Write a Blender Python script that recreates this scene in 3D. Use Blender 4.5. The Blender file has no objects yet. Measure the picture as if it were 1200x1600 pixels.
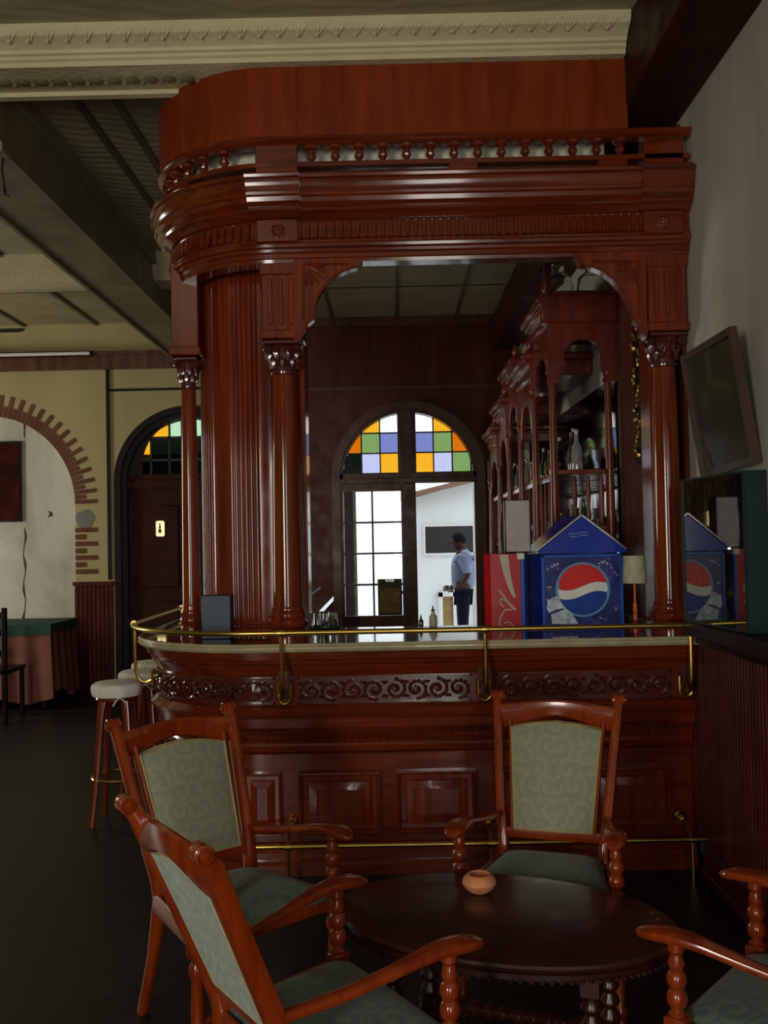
import bpy, math, random
from mathutils import Vector, Matrix
random.seed(7)
R = math.radians
PI = math.pi
SC = bpy.context.scene
COL = SC.collection

# ------------------------------------------------------------------ camera
F_PX = 1500.0
cam_d = bpy.data.cameras.new('camera')
cam_d.sensor_fit = 'VERTICAL'; cam_d.sensor_height = 36.0; cam_d.sensor_width = 27.0
cam_d.lens = F_PX*36/1600
cam_d.clip_start = 0.05; cam_d.clip_end = 200
cam = bpy.data.objects.new('camera', cam_d); COL.objects.link(cam)
CM = (Matrix.Rotation(math.atan(10/F_PX), 3, 'Z') @ Matrix.Rotation(PI/2+math.atan(40/F_PX), 3, 'X')
      @ Matrix.Rotation(-R(1.15), 3, 'Z'))
CO = Vector((0, 0, 1.6))
cam.matrix_world = Matrix.Translation(CO) @ CM.to_4x4()
SC.camera = cam

# ------------------------------------------------------------------ world, daylight, exposure
SC.view_settings.view_transform = 'Standard'
SC.view_settings.look = 'None'
SC.view_settings.gamma = 1
SC.view_settings.use_curve_mapping = False
SC.view_settings.exposure = 0.0
w = bpy.data.worlds.new('overcast_sky'); SC.world = w; w.use_nodes = True
bgn = w.node_tree.nodes['Background']
bgn.inputs[0].default_value = (0.93, 0.97, 1.0, 1); bgn.inputs[1].default_value = 1.7

def area(name, loc, rot, sx, sy, power, color, spec=1.0):
    d = bpy.data.lights.new(name, 'AREA'); d.shape = 'RECTANGLE'; d.size = sx; d.size_y = sy
    d.energy = power; d.color = color; d.specular_factor = spec
    o = bpy.data.objects.new(name, d); COL.objects.link(o); o.location = loc; o.rotation_euler = rot
    return o
# daylight entering by the street doorway behind the camera and by two windows
area('daylight_doorway', (0.45, -2.93, 1.42), (PI/2, 0, 0), 0.75, 2.6, 58, (1.0, 0.95, 0.86))
area('daylight_window', (-2.6, -2.93, 1.9), (PI/2, 0, 0), 0.9, 1.9, 120, (1.0, 0.95, 0.84))
area('daylight_side_window', (-6.88, 8.3, 1.9), (PI/2, 0, -PI/2), 1.2, 2.0, 85, (1.0, 0.94, 0.8))

# ------------------------------------------------------------------ picture helpers (ray to a plane)
def ray(x, y):
    return CM @ Vector(((x-600)/F_PX, -(y-800)/F_PX, -1))
def P(x, y, D):
    d = ray(x, y); return CO + d*(D/d.y)
def PX(x, y, X):
    d = ray(x, y); return CO + d*(X/d.x)
def PZ(x, y, Z):
    d = ray(x, y); return CO + d*((Z-CO.z)/d.z)

# ------------------------------------------------------------------ materials
MATS = {}
def nodes(name):
    m = bpy.data.materials.new(name); m.use_nodes = True
    nt = m.node_tree; b = nt.nodes['Principled BSDF']
    MATS[name] = m
    return m, nt, b
def setv(b, **kw):
    for k, v in kw.items():
        b.inputs[k.replace('_', ' ')].default_value = v
def coords(nt, scale=(1, 1, 1), rot=(0, 0, 0)):
    tc = nt.nodes.new('ShaderNodeTexCoord'); mp = nt.nodes.new('ShaderNodeMapping')
    mp.inputs['Scale'].default_value = scale; mp.inputs['Rotation'].default_value = rot
    nt.links.new(tc.outputs['Object'], mp.inputs[0]); return mp.outputs[0]
def ramp(nt, fac, cols):
    r = nt.nodes.new('ShaderNodeValToRGB')
    els = r.color_ramp.elements
    while len(els) < len(cols): els.new(0.5)
    for e, (p, c) in zip(els, cols):
        e.position = p; e.color = (*c, 1)
    nt.links.new(fac, r.inputs[0]); return r.outputs[0]
def noise(nt, vec, scale, detail=4, dist=0.0, rough=0.5):
    n = nt.nodes.new('ShaderNodeTexNoise')
    n.inputs['Scale'].default_value = scale; n.inputs['Detail'].default_value = detail
    n.inputs['Distortion'].default_value = dist; n.inputs['Roughness'].default_value = rough
    nt.links.new(vec, n.inputs['Vector']); return n.outputs[0]
def bump(nt, b, h, strength=0.2, dist=0.01):
    bm = nt.nodes.new('ShaderNodeBump'); bm.inputs['Strength'].default_value = strength
    bm.inputs['Distance'].default_value = dist
    nt.links.new(h, bm.inputs['Height']); nt.links.new(bm.outputs[0], b.inputs['Normal'])

def wood(name, c1, c2, rough=0.28, coat=0.35, axis='Z', sc=26, spec=0.5):
    m, nt, b = nodes(name)
    s = {'Z': (sc, sc, 1.6), 'X': (1.6, sc, sc), 'Y': (sc, 1.6, sc)}[axis]
    n = noise(nt, coords(nt, s), 1.0, 5, 0.6, 0.6)
    nt.links.new(ramp(nt, n, [(0.3, c1), (0.7, c2)]), b.inputs['Base Color'])
    n2 = noise(nt, coords(nt, (3, 3, 3)), 2.0, 3)
    nt.links.new(ramp(nt, n2, [(0.3, (rough*.75,)*3), (0.75, (rough*1.35,)*3)]), b.inputs['Roughness'])
    b.inputs['Specular IOR Level'].default_value = spec
    b.inputs['Coat Weight'].default_value = coat; b.inputs['Coat Roughness'].default_value = 0.06
    bump(nt, b, n, 0.06, 0.004)
    return m
wood('mahogany', (0.095, 0.011, 0.002), (0.25, 0.036, 0.006), 0.15, 0.3, 'Z')
wood('mahogany_rail', (0.085, 0.010, 0.002), (0.21, 0.032, 0.006), 0.15, 0.3, 'X')
wood('mahogany_carved', (0.055, 0.010, 0.007), (0.11, 0.020, 0.012), 0.20, 0.7, 'X')
wood('veneer', (0.15, 0.020, 0.003), (0.27, 0.042, 0.006), 0.4, 0.0, 'Z', 14, 0.2)
#(, 'Z', 14)
wood('panelling', (0.075, 0.018, 0.010), (0.14, 0.034, 0.018), 0.4, 0.0, 'Z', 12, 0.2)
wood('door_wood', (0.075, 0.032, 0.020), (0.16, 0.070, 0.042), 0.35, 0.0, 'Z', 14, 0.3)
wood('black_wood', (0.006, 0.004, 0.004), (0.016, 0.008, 0.007), 0.4, 0.0, 'Y', 12, 0.25)
wood('beam_wood', (0.035, 0.010, 0.005), (0.060, 0.017, 0.008), 0.5, 0.0, 'Y', 12, 0.1)
wood('chair_wood', (0.15, 0.015, 0.002), (0.31, 0.046, 0.005), 0.18, 0.4, 'Z', 18)
wood('table_wood', (0.020, 0.005, 0.003), (0.050, 0.011, 0.006), 0.30, 0.1, 'X', 14)
wood('cabinet_wood', (0.13, 0.020, 0.010), (0.26, 0.042, 0.018), 0.3, 0.2, 'Z', 16)
wood('wainscot_wood', (0.05, 0.009, 0.006), (0.12, 0.019, 0.011), 0.35, 0.05, 'Z', 20, 0.25)

def plain(name, c, rough=0.5, metal=0.0, var=0.12, vscale=8, spec=0.5, coat=0.0):
    m, nt, b = nodes(name)
    n = noise(nt, coords(nt), vscale, 4)
    lo = tuple(max(0, x*(1-var)) for x in c); hi = tuple(min(1, x*(1+var)) for x in c)
    nt.links.new(ramp(nt, n, [(0.3, lo), (0.7, hi)]), b.inputs['Base Color'])
    setv(b, Roughness=rough, Metallic=metal, Specular_IOR_Level=spec, Coat_Weight=coat)
    return m
plain('brass', (0.60, 0.42, 0.10), 0.28, 1.0)
plain('chrome', (0.7, 0.7, 0.72), 0.15, 1.0, 0.03)
plain('iron', (0.02, 0.018, 0.015), 0.4, 0.6)
plain('steel_panel', (0.40, 0.36, 0.36), 0.5, 0.2, 0.1, 20)
plain('blue_box', (0.035, 0.06, 0.11), 0.5)
plain('cream_edge', (0.42, 0.37, 0.22), 0.3, 0.0, 0.2, 10, coat=0.3)
plain('green_lacquer', (0.008, 0.028, 0.026), 0.4, spec=0.3)
plain('white_cloth', (0.85, 0.82, 0.74), 0.85, 0, 0.08, 14)
plain('pink_cloth', (0.22, 0.075, 0.045), 0.8, 0, 0.15, 8)
plain('green_cloth', (0.018, 0.07, 0.05), 0.85)
plain('terracotta', (0.62, 0.25, 0.11), 0.55, 0, 0.15, 30)
plain('soda_blue', (0.008, 0.04, 0.42), 0.18, 0, 0.08, spec=0.4)
plain('soda_edge', (0.02, 0.11, 0.55), 0.25, 0, 0.08, spec=0.3)
plain('logo_red', (0.75, 0.02, 0.015), 0.35, spec=0.3)
plain('logo_white', (0.85, 0.85, 0.80), 0.4)
plain('logo_blue', (0.015, 0.06, 0.36), 0.35, spec=0.2)
plain('logo_rim', (0.10, 0.32, 0.62), 0.4)
plain('ice', (0.50, 0.62, 0.80), 0.4, 0, 0.4, 40)
plain('cola_red', (0.50, 0.008, 0.016), 0.25, 0, 0.08, spec=0.3)
plain('cola_cream', (0.55, 0.50, 0.38), 0.4)
plain('bottle_brown', (0.06, 0.02, 0.012), 0.15, coat=0.6)
plain('skin', (0.05, 0.022, 0.013), 0.6, spec=0.2)
plain('hair', (0.006, 0.005, 0.005), 0.8, spec=0.1)
plain('shirt', (0.17, 0.22, 0.34), 0.8)
plain('trousers', (0.006, 0.008, 0.018), 0.9, spec=0.1)
plain('bottle_green', (0.01, 0.05, 0.02), 0.08, coat=1.0)
plain('bottle_amber', (0.14, 0.05, 0.008), 0.08, coat=1.0)
plain('bottle_clear', (0.30, 0.32, 0.30), 0.06, coat=1.0)
plain('bottle_dark', (0.012, 0.010, 0.012), 0.08, coat=1.0)
plain('cream_lamp', (0.55, 0.50, 0.36), 0.6, 0, 0.2, 20)
plain('candle_orange', (0.62, 0.16, 0.02), 0.35, coat=0.4)
plain('candle_red', (0.5, 0.02, 0.02), 0.35, coat=0.4)
plain('gold_leaf', (0.42, 0.28, 0.06), 0.35, 0.7, 0.5, 30)
plain('tube_reddened', (0.5, 0.36, 0.30), 0.25)  # reddish reflection on the tube put into its colour
plain('holder_cream', (0.7, 0.66, 0.34), 0.4)
plain('lead', (0.02, 0.02, 0.025), 0.5)
plain('dull_grey', (0.09, 0.08, 0.07), 0.8)
plain('paving', (0.85, 0.86, 0.86), 0.9, 0, 0.03)
plain('pillar_stone', (0.10, 0.09, 0.07), 0.9, 0, 0.35, 6)
plain('board_yellow', (0.26, 0.17, 0.05), 0.5, 0, 0.3, 12)
plain('bright_plaster', (0.62, 0.63, 0.62), 0.85, 0, 0.08, 2)
plain('tile_roof', (0.20, 0.10, 0.07), 0.8)
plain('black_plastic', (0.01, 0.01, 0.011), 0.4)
plain('pale_board', (0.85, 0.86, 0.62), 0.75, 0, 0.3, 14)
plain('mortar_grey', (0.22, 0.22, 0.20), 0.9)

def plaster(name, c, stain, amount=(0.42, 0.62), scale=1.6, rough=0.85, streak=(1, 1, 0.35)):
    m, nt, b = nodes(name)
    n = noise(nt, coords(nt, streak), scale, 6, 0.5, 0.6)
    n2 = noise(nt, coords(nt), 30, 4)
    col = ramp(nt, n, [(amount[0], stain), (amount[1], c)])
    nt.links.new(col, b.inputs['Base Color']); b.inputs['Roughness'].default_value = rough
    bump(nt, b, n2, 0.15, 0.005)
    return m
plaster('right_wall', (0.60, 0.58, 0.50), (0.46, 0.44, 0.36), (0.3, 0.6), 2.2)
plaster('cream_wall', (0.47, 0.40, 0.19), (0.39, 0.33, 0.155), (0.3, 0.6), 1.2)
plaster('whitewash', (0.62, 0.62, 0.54), (0.36, 0.34, 0.27), (0.30, 0.55), 1.3, streak=(1, 1, .5))
plaster('courtyard_plaster', (0.66, 0.70, 0.70), (0.56, 0.60, 0.60), (0.3, 0.6), 0.9)
plaster('tin_ceiling', (0.145, 0.125, 0.075), (0.09, 0.078, 0.045), (0.35, 0.6), 2.5, 0.6)
plaster('tin_beam', (0.26, 0.23, 0.12), (0.18, 0.15, 0.08), (0.35, 0.6), 3, 0.6)

# pressed ornament cornice paint
def cornice_mat():
    m, nt, b = nodes('cornice_paint')
    n = noise(nt, coords(nt), 3, 5)
    nt.links.new(ramp(nt, n, [(0.3, (0.60, 0.54, 0.31)), (0.7, (0.72, 0.66, 0.41))]), b.inputs['Base Color'])
    b.inputs['Roughness'].default_value = 0.6
    v = nt.nodes.new('ShaderNodeTexVoronoi'); v.inputs['Scale'].default_value = 34
    v.feature = 'SMOOTH_F1'
    nt.links.new(coords(nt), v.inputs['Vector']); bump(nt, b, v.outputs['Distance'], 0.35, 0.01)
cornice_mat()
# pressed tin with a scroll relief
def tin_mat():
    m, nt, b = nodes('pressed_tin')
    n = noise(nt, coords(nt), 2.5, 5)
    nt.links.new(ramp(nt, n, [(0.3, (0.30, 0.26, 0.15)), (0.7, (0.42, 0.37, 0.22))]), b.inputs['Base Color'])
    b.inputs['Roughness'].default_value = 0.5
    wv = nt.nodes.new('ShaderNodeTexWave'); wv.wave_type = 'RINGS'; wv.rings_direction = 'SPHERICAL'
    wv.inputs['Scale'].default_value = 2.2; wv.inputs['Distortion'].default_value = 6
    nt.links.new(coords(nt, (2, 2, 2)), wv.inputs['Vector']); bump(nt, b, wv.outputs['Fac'], 0.3, 0.012)
tin_mat()
def floor_mat():
    m, nt, b = nodes('floor_tiles')
    br = nt.nodes.new('ShaderNodeTexBrick')
    br.inputs['Scale'].default_value = 1.0; br.offset = 0.0
    br.inputs['Brick Width'].default_value = 0.45; br.inputs['Row Height'].default_value = 0.45
    br.inputs['Mortar Size'].default_value = 0.008
    br.inputs['Color1'].default_value = (0.012, 0.012, 0.011, 1); br.inputs['Color2'].default_value = (0.019, 0.016, 0.015, 1)
    br.inputs['Mortar'].default_value = (0.006, 0.006, 0.006, 1)
    nt.links.new(coords(nt, (1, 1, 1), (0, 0, R(45))), br.inputs['Vector'])
    mx = nt.nodes.new('ShaderNodeMix'); mx.data_type = 'RGBA'; mx.blend_type = 'MULTIPLY'; mx.inputs[0].default_value = 0.6
    nt.links.new(br.outputs['Color'], mx.inputs[6])
    nt.links.new(ramp(nt, noise(nt, coords(nt), 6, 5), [(0.3, (0.5, 0.5, 0.5)), (0.7, (1, 1, 1))]), mx.inputs[7])
    nt.links.new(mx.outputs[2], b.inputs['Base Color'])
    b.inputs['Roughness'].default_value = 0.45; b.inputs['Specular IOR Level'].default_value = 0.3
    bump(nt, b, noise(nt, coords(nt), 12, 4), 0.12, 0.01)
floor_mat()
def damask(name, c1, c2):
    m, nt, b = nodes(name)
    vec = coords(nt, (1, 1, 1))
    def mth(op, a, b_=None):
        n_ = nt.nodes.new('ShaderNodeMath'); n_.operation = op
        for i_, v_ in enumerate((a, b_)):
            if v_ is None: continue
            if isinstance(v_, (int, float)): n_.inputs[i_].default_value = v_
            else: nt.links.new(v_, n_.inputs[i_])
        return n_.outputs[0]
    sx = nt.nodes.new('ShaderNodeSeparateXYZ'); nt.links.new(vec, sx.inputs[0])
    cb = nt.nodes.new('ShaderNodeCombineXYZ')       # mirrored about the centre line, flattened to the cloth
    nt.links.new(mth('ABSOLUTE', sx.outputs[0]), cb.inputs[0])
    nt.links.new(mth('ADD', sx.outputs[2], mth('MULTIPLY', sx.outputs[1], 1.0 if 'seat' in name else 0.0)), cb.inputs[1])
    v = nt.nodes.new('ShaderNodeTexVoronoi'); v.voronoi_dimensions = '2D'; v.inputs['Scale'].default_value = 14; v.inputs['Randomness'].default_value = 0.75
    nt.links.new(cb.outputs[0], v.inputs['Vector'])
    df = nt.nodes.new('ShaderNodeVectorMath'); df.operation = 'SUBTRACT'
    nt.links.new(cb.outputs[0], df.inputs[0]); nt.links.new(v.outputs['Position'], df.inputs[1])
    s2 = nt.nodes.new('ShaderNodeSeparateXYZ'); nt.links.new(df.outputs[0], s2.inputs[0])
    ang = mth('ARCTAN2', s2.outputs[1], s2.outputs[0])
    dd = nt.nodes.new('ShaderNodeVectorMath'); dd.operation = 'LENGTH'; nt.links.new(df.outputs[0], dd.inputs[0])
    sp = mth('SINE', mth('ADD', mth('MULTIPLY', dd.outputs['Value'], 175), ang))
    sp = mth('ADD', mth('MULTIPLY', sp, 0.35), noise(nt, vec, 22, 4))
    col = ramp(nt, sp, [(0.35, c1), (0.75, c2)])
    nt.links.new(col, b.inputs['Base Color']); b.inputs['Roughness'].default_value = 0.75
    b.inputs['Sheen Weight'].default_value = 0.2
    bump(nt, b, noise(nt, vec, 250, 2), 0.3, 0.002)
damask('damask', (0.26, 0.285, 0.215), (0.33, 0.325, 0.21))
damask('damask_seat', (0.045, 0.080, 0.070), (0.085, 0.11, 0.08))  # bluish green seat cloth, darkened further for weaker light from above
plain('damask_reverse_lit', (0.42, 0.46, 0.38), 0.8, 0, 0.18, 45)  # lining colour lightened to stand in for level light on the chair back
plain('gimp_braid', (0.42, 0.36, 0.15), 0.7)

def glass_col(name, c, rough=0.15, trans=0.85):
    m = bpy.data.materials.new(name); m.use_nodes = True; nt = m.node_tree; nt.nodes.clear(); MATS[name] = m
    out = nt.nodes.new('ShaderNodeOutputMaterial')
    t = nt.nodes.new('ShaderNodeBsdfTransparent'); t.inputs[0].default_value = (*c, 1)
    g = nt.nodes.new('ShaderNodeBsdfGlossy'); g.inputs['Roughness'].default_value = rough
    mx = nt.nodes.new('ShaderNodeMixShader'); mx.inputs[0].default_value = 1-trans
    # ribbed glass: colour strength varies across the pane
    wv = nt.nodes.new('ShaderNodeTexWave'); wv.inputs['Scale'].default_value = 12; wv.inputs['Distortion'].default_value = 1
    tc = nt.nodes.new('ShaderNodeTexCoord'); nt.links.new(tc.outputs['Object'], wv.inputs['Vector'])
    r = nt.nodes.new('ShaderNodeValToRGB'); r.color_ramp.elements[0].color = (*[x*(1 if 'clear' in name or 'white' in name else .85) for x in c], 1); r.color_ramp.elements[1].color = (*c, 1)
    nt.links.new(wv.outputs['Fac'], r.inputs[0]); nt.links.new(r.outputs[0], t.inputs[0])
    nt.links.new(t.outputs[0], mx.inputs[1]); nt.links.new(g.outputs[0], mx.inputs[2]); nt.links.new(mx.outputs[0], out.inputs[0])
glass_col('glass_orange', (0.74, 0.36, 0.03), 0.1, 0.95)
glass_col('glass_amber', (0.90, 0.60, 0.12), 0.1, 0.95)
glass_col('glass_green', (0.41, 0.53, 0.30), 0.1, 0.95)
glass_col('glass_blue', (0.40, 0.43, 0.66), 0.1, 0.95)
glass_col('glass_pale', (0.66, 0.68, 0.82), 0.1, 0.95)
glass_col('glass_white', (0.97, 0.97, 0.97), 0.1, 0.95)
glass_col('glass_mint', (0.63, 0.78, 0.62), 0.1, 0.95)
glass_col('glass_dark', (0.03, 0.07, 0.05), 0.1, 0.9)
glass_col('glass_clear', (0.93, 0.95, 0.95), 0.02, 0.93)
def tumbler_mat():
    m, nt, b = nodes('clear_glass'); setv(b, Base_Color=(0.9, 0.95, 0.93, 1), Roughness=0.03, IOR=1.3)
    b.inputs['Transmission Weight'].default_value = 1.0
tumbler_mat()
m, nt, b = nodes('mirror_glass'); setv(b, Base_Color=(0.30, 0.30, 0.22, 1), Metallic=1.0, Roughness=0.06)
nt.links.new(ramp(nt, noise(nt, coords(nt), 3, 4), [(0.3, (0.22, 0.22, 0.15)), (0.7, (0.34, 0.34, 0.26))]), b.inputs['Base Color'])
def case_glass():
    m, nt, b = nodes('case_glass')
    n = noise(nt, coords(nt, (1, 6, 2)), 3.5, 6, 1.5, 0.65)
    nt.links.new(ramp(nt, n, [(0.38, (0.003, 0.005, 0.003)), (0.56, (0.02, 0.022, 0.006)), (0.72, (0.11, 0.10, 0.012))]), b.inputs['Base Color'])  # yellow-green reflections painted into the glass colour as noise
    setv(b, Roughness=0.03, IOR=2.1); b.inputs['Specular IOR Level'].default_value = 1.0
case_glass()
def painting(name, cols, scale=4):
    m, nt, b = nodes(name)
    n = noise(nt, coords(nt), scale, 5, 1.2)
    nt.links.new(ramp(nt, n, cols), b.inputs['Base Color']); b.inputs['Roughness'].default_value = 0.15
painting('painting_dark', [(0.35, (0.012, 0.016, 0.008)), (0.55, (0.03, 0.035, 0.014)), (0.7, (0.08, 0.07, 0.02))])
painting('painting_red', [(0.35, (0.02, 0.002, 0.002)), (0.55, (0.06, 0.006, 0.005)), (0.75, (0.14, 0.03, 0.008))], 2)
def soda_photo():
    m, nt, b = nodes('soda_print')
    n = noise(nt, coords(nt), 16, 5, 0.8)
    nt.links.new(ramp(nt, n, [(0.45, (0.012, 0.022, 0.16)), (0.62, (0.03, 0.045, 0.25)), (0.75, (0.10, 0.13, 0.34))]), b.inputs['Base Color'])
    setv(b, Roughness=0.3); b.inputs['Specular IOR Level'].default_value = 0.3
soda_photo()
def brick():
    m, nt, b = nodes('brick_red')
    n = noise(nt, coords(nt), 7, 4)
    nt.links.new(ramp(nt, n, [(0.3, (0.12, 0.045, 0.020)), (0.7, (0.19, 0.075, 0.032))]), b.inputs['Base Color']); b.inputs['Roughness'].default_value = 0.9
brick()
m, nt, b = nodes('sign_lit'); setv(b, Base_Color=(0.9, 0.8, 0.5, 1))
b.inputs['Emission Color'].default_value = (1.0, 0.78, 0.34, 1); b.inputs['Emission Strength'].default_value = 1.3

# ------------------------------------------------------------------ mesh helpers
class MB:
    def __init__(s): s.v = []; s.f = []
    def add(s, vs, fs):
        n = len(s.v); s.v += [tuple(v) for v in vs]; s.f += [tuple(i+n for i in f) for f in fs]; return s
    def box(s, x0, x1, y0, y1, z0, z1, bev=0.0):
        if x0 > x1: x0, x1 = x1, x0
        if y0 > y1: y0, y1 = y1, y0
        if z0 > z1: z0, z1 = z1, z0
        if bev <= 0:
            return s.add([(x0,y0,z0),(x1,y0,z0),(x1,y1,z0),(x0,y1,z0),(x0,y0,z1),(x1,y0,z1),(x1,y1,z1),(x0,y1,z1)],
                  [(0,3,2,1),(4,5,6,7),(0,1,5,4),(1,2,6,5),(2,3,7,6),(3,0,4,7)])
        b = min(bev, (x1-x0)/2.01, (y1-y0)/2.01, (z1-z0)/2.01)
        def rg(x0, x1, y0, y1, z):
            return [(x0+b,y0,z),(x1-b,y0,z),(x1,y0+b,z),(x1,y1-b,z),(x1-b,y1,z),(x0+b,y1,z),(x0,y1-b,z),(x0,y0+b,z)]
        def ins(z):
            return [(x0+b,y0+b,z),(x1-b,y0+b,z),(x1-b,y0+b,z),(x1-b,y1-b,z),(x1-b,y1-b,z),(x0+b,y1-b,z),(x0+b,y1-b,z),(x0+b,y0+b,z)]
        def ins2(z): return [(x0+2*b*.6,y0+b*.6,z)]*0
        r0 = rg(x0,x1,y0,y1,z0+b); r1 = rg(x0,x1,y0,y1,z1-b)
        c = lambda z: [(x0+b,y0+b,z),(x1-b,y0+b,z),(x1-b,y1-b,z),(x0+b,y1-b,z)]
        vs = c(z0)+r0+r1+c(z1)
        fs = [(3,2,1,0),(20,21,22,23)]
        for i in range(8): fs.append((4+i, 4+(i+1)%8, 12+(i+1)%8, 12+i))
        for k in range(4):
            a = 4+2*k; fs.append((k, (k+1)%4, a+1, a)); 
            fs.append((k, 4+2*k, 4+(2*k-1)%8))
            a = 12+2*k; fs.append((a, a+1, 20+(k+1)%4, 20+k))
            fs.append((20+k, 12+(2*k-1)%8, 12+2*k))
        return s.add(vs, fs)
    def lathe(s, prof, o=(0,0,0), n=20, axis=None, xf=None):
        # prof: list of (r, z); axis: optional direction
        o = Vector(o)
        M = Matrix.Identity(3)
        if axis is not None: M = Vector((0,0,1)).rotation_difference(Vector(axis).normalized()).to_matrix()
        vs = []; fs = []
        for r, z in prof:
            for i in range(n):
                a = 2*PI*i/n; vs.append(o + M @ Vector((r*math.cos(a), r*math.sin(a), z)))
        m = len(prof)
        for j in range(m-1):
            for i in range(n):
                fs.append((j*n+i, j*n+(i+1)%n, (j+1)*n+(i+1)%n, (j+1)*n+i))
        fs.append(tuple(reversed(range(n)))); fs.append(tuple((m-1)*n+i for i in range(n)))
        return s.add(vs, fs)
    def tube(s, pts, r, n=8, caps=True):
        pts = [Vector(p) for p in pts]; vs = []; fs = []
        t0 = (pts[1]-pts[0]).normalized()
        up = Vector((0,0,1)) if abs(t0.z) < .9 else Vector((0,1,0))
        u = t0.cross(up).normalized()
        for i, p in enumerate(pts):
            if i == 0: t = (pts[1]-p)
            elif i == len(pts)-1: t = (p-pts[i-1])
            else: t = (pts[i+1]-pts[i-1])
            t.normalize(); u = (u - t*u.dot(t)).normalized(); v = t.cross(u)
            rr = r[i] if isinstance(r, (list, tuple)) else r
            for k in range(n):
                a = 2*PI*k/n; vs.append(p+u*(rr*math.cos(a))+v*(rr*math.sin(a)))
        m = len(pts)
        for j in range(m-1):
            for k in range(n): fs.append((j*n+k, j*n+(k+1)%n, (j+1)*n+(k+1)%n, (j+1)*n+k))
        if caps: fs.append(tuple(reversed(range(n)))); fs.append(tuple((m-1)*n+k for k in range(n)))
        return s.add(vs, fs)
    def prism(s, poly, fn0, fn1):
        # poly 2d list, fn0/fn1 map (a,b) to 3d for the two caps
        n = len(poly); vs = [fn0(*p) for p in poly]+[fn1(*p) for p in poly]
        fs = [tuple(reversed(range(n))), tuple(range(n, 2*n))]
        for i in range(n): fs.append((i, (i+1)%n, n+(i+1)%n, n+i))
        return s.add(vs, fs)
    def loft(s, rings):
        n = len(rings[0]); vs = [v for r in rings for v in r]; fs = []
        for j in range(len(rings)-1):
            for i in range(n): fs.append((j*n+i, j*n+(i+1)%n, (j+1)*n+(i+1)%n, (j+1)*n+i))
        fs.append(tuple(reversed(range(n)))); fs.append(tuple((len(rings)-1)*n+i for i in range(n)))
        return s.add(vs, fs)
    def bar(s, pts, ws, hs, side, n=12, pw=3.5):
        # rounded bar along pts; side = sideways direction, ws widths, hs heights
        rings = []; side = Vector(side).normalized(); pts = [Vector(p) for p in pts]
        for i, p in enumerate(pts):
            a = pts[max(0, i-1)]; b = pts[min(len(pts)-1, i+1)]; t = (b-a).normalized()
            sd = (side - t*side.dot(t)).normalized(); up = t.cross(sd)
            w_ = ws[i] if isinstance(ws, (list, tuple)) else ws; h_ = hs[i] if isinstance(hs, (list, tuple)) else hs
            rg = []
            for k in range(n):
                q = 2*PI*(k+.5)/n; c, d = math.cos(q), math.sin(q)
                e = (abs(c)**pw+abs(d)**pw)**(-1/pw)
                rg.append(p+sd*(c*e*w_/2)+up*(d*e*h_/2))
            rings.append(rg)
        return s.loft(rings)
    def build(s, name, mat, parent=None, smooth=38, loc=None):
        me = bpy.data.meshes.new(name); me.from_pydata(s.v, [], s.f); me.validate()
        me.materials.append(MATS[mat])
        bmfix(me)
        if smooth:
            me.shade_smooth(); me.set_sharp_from_angle(angle=R(smooth))
        o = bpy.data.objects.new(name, me); COL.objects.link(o)
        if parent is not None: o.parent = parent
        if loc: o.location = loc
        return o
import bmesh
def bmfix(me):
    bm = bmesh.new(); bm.from_mesh(me)
    bmesh.ops.recalc_face_normals(bm, faces=bm.faces); bm.to_mesh(me); bm.free()

def tag(o, label=None, cat=None, group=None, kind=None):
    if label: o['label'] = label
    if cat: o['category'] = cat
    if group: o['group'] = group
    if kind: o['kind'] = kind
    return o
def empty(name, loc=(0,0,0), rz=0, label=None, cat=None, group=None):
    o = bpy.data.objects.new(name, None); COL.objects.link(o); o.location = loc; o.rotation_euler = (0,0,rz)
    o.empty_display_size = 0.1
    return tag(o, label, cat, group)
def copy_tree(o, parent=None):
    c = o.copy(); COL.objects.link(c); c.parent = parent
    for ch in list(o.children): copy_tree(ch, c)
    return c
def struct(mb, name, mat, smooth=38, parent=None):
    o = mb.build(name, mat, parent, smooth)
    if parent is None: o['kind'] = 'structure'
    return o
def recentre(o):
    # put a single-mesh thing's origin at its base centre
    me = o.data; xs = [v.co for v in me.vertices]
    c = Vector(((min(v.x for v in xs)+max(v.x for v in xs))/2, (min(v.y for v in xs)+max(v.y for v in xs))/2, min(v.z for v in xs)))
    me.transform(Matrix.Translation(-c)); o.location = o.location + c
    return o

# ------------------------------------------------------------------ the room
XW = 1.476; YB = 10.5; ZC = 4.02
struct(MB().box(-7, XW+.3, -3, YB+.2, -.1, 0), 'floor', 'floor_tiles')
struct(MB().box(XW, XW+.2, -3, YB+.2, 0, ZC), 'wall_right', 'right_wall')
o = struct(MB().box(-7.2, -7, -3, YB+.2, 0, ZC), 'wall_left', 'cream_wall')
o = struct(MB().box(-7.2, XW+.2, -3.2, -3, 0, ZC), 'wall_rear', 'panelling')  # unseen wall, given a dark surface to keep reflections in the wood dark
struct(MB().box(-7.2, XW+.2, -3.2, YB+.3, ZC, ZC+.1), 'ceiling', 'pressed_tin')

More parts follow.
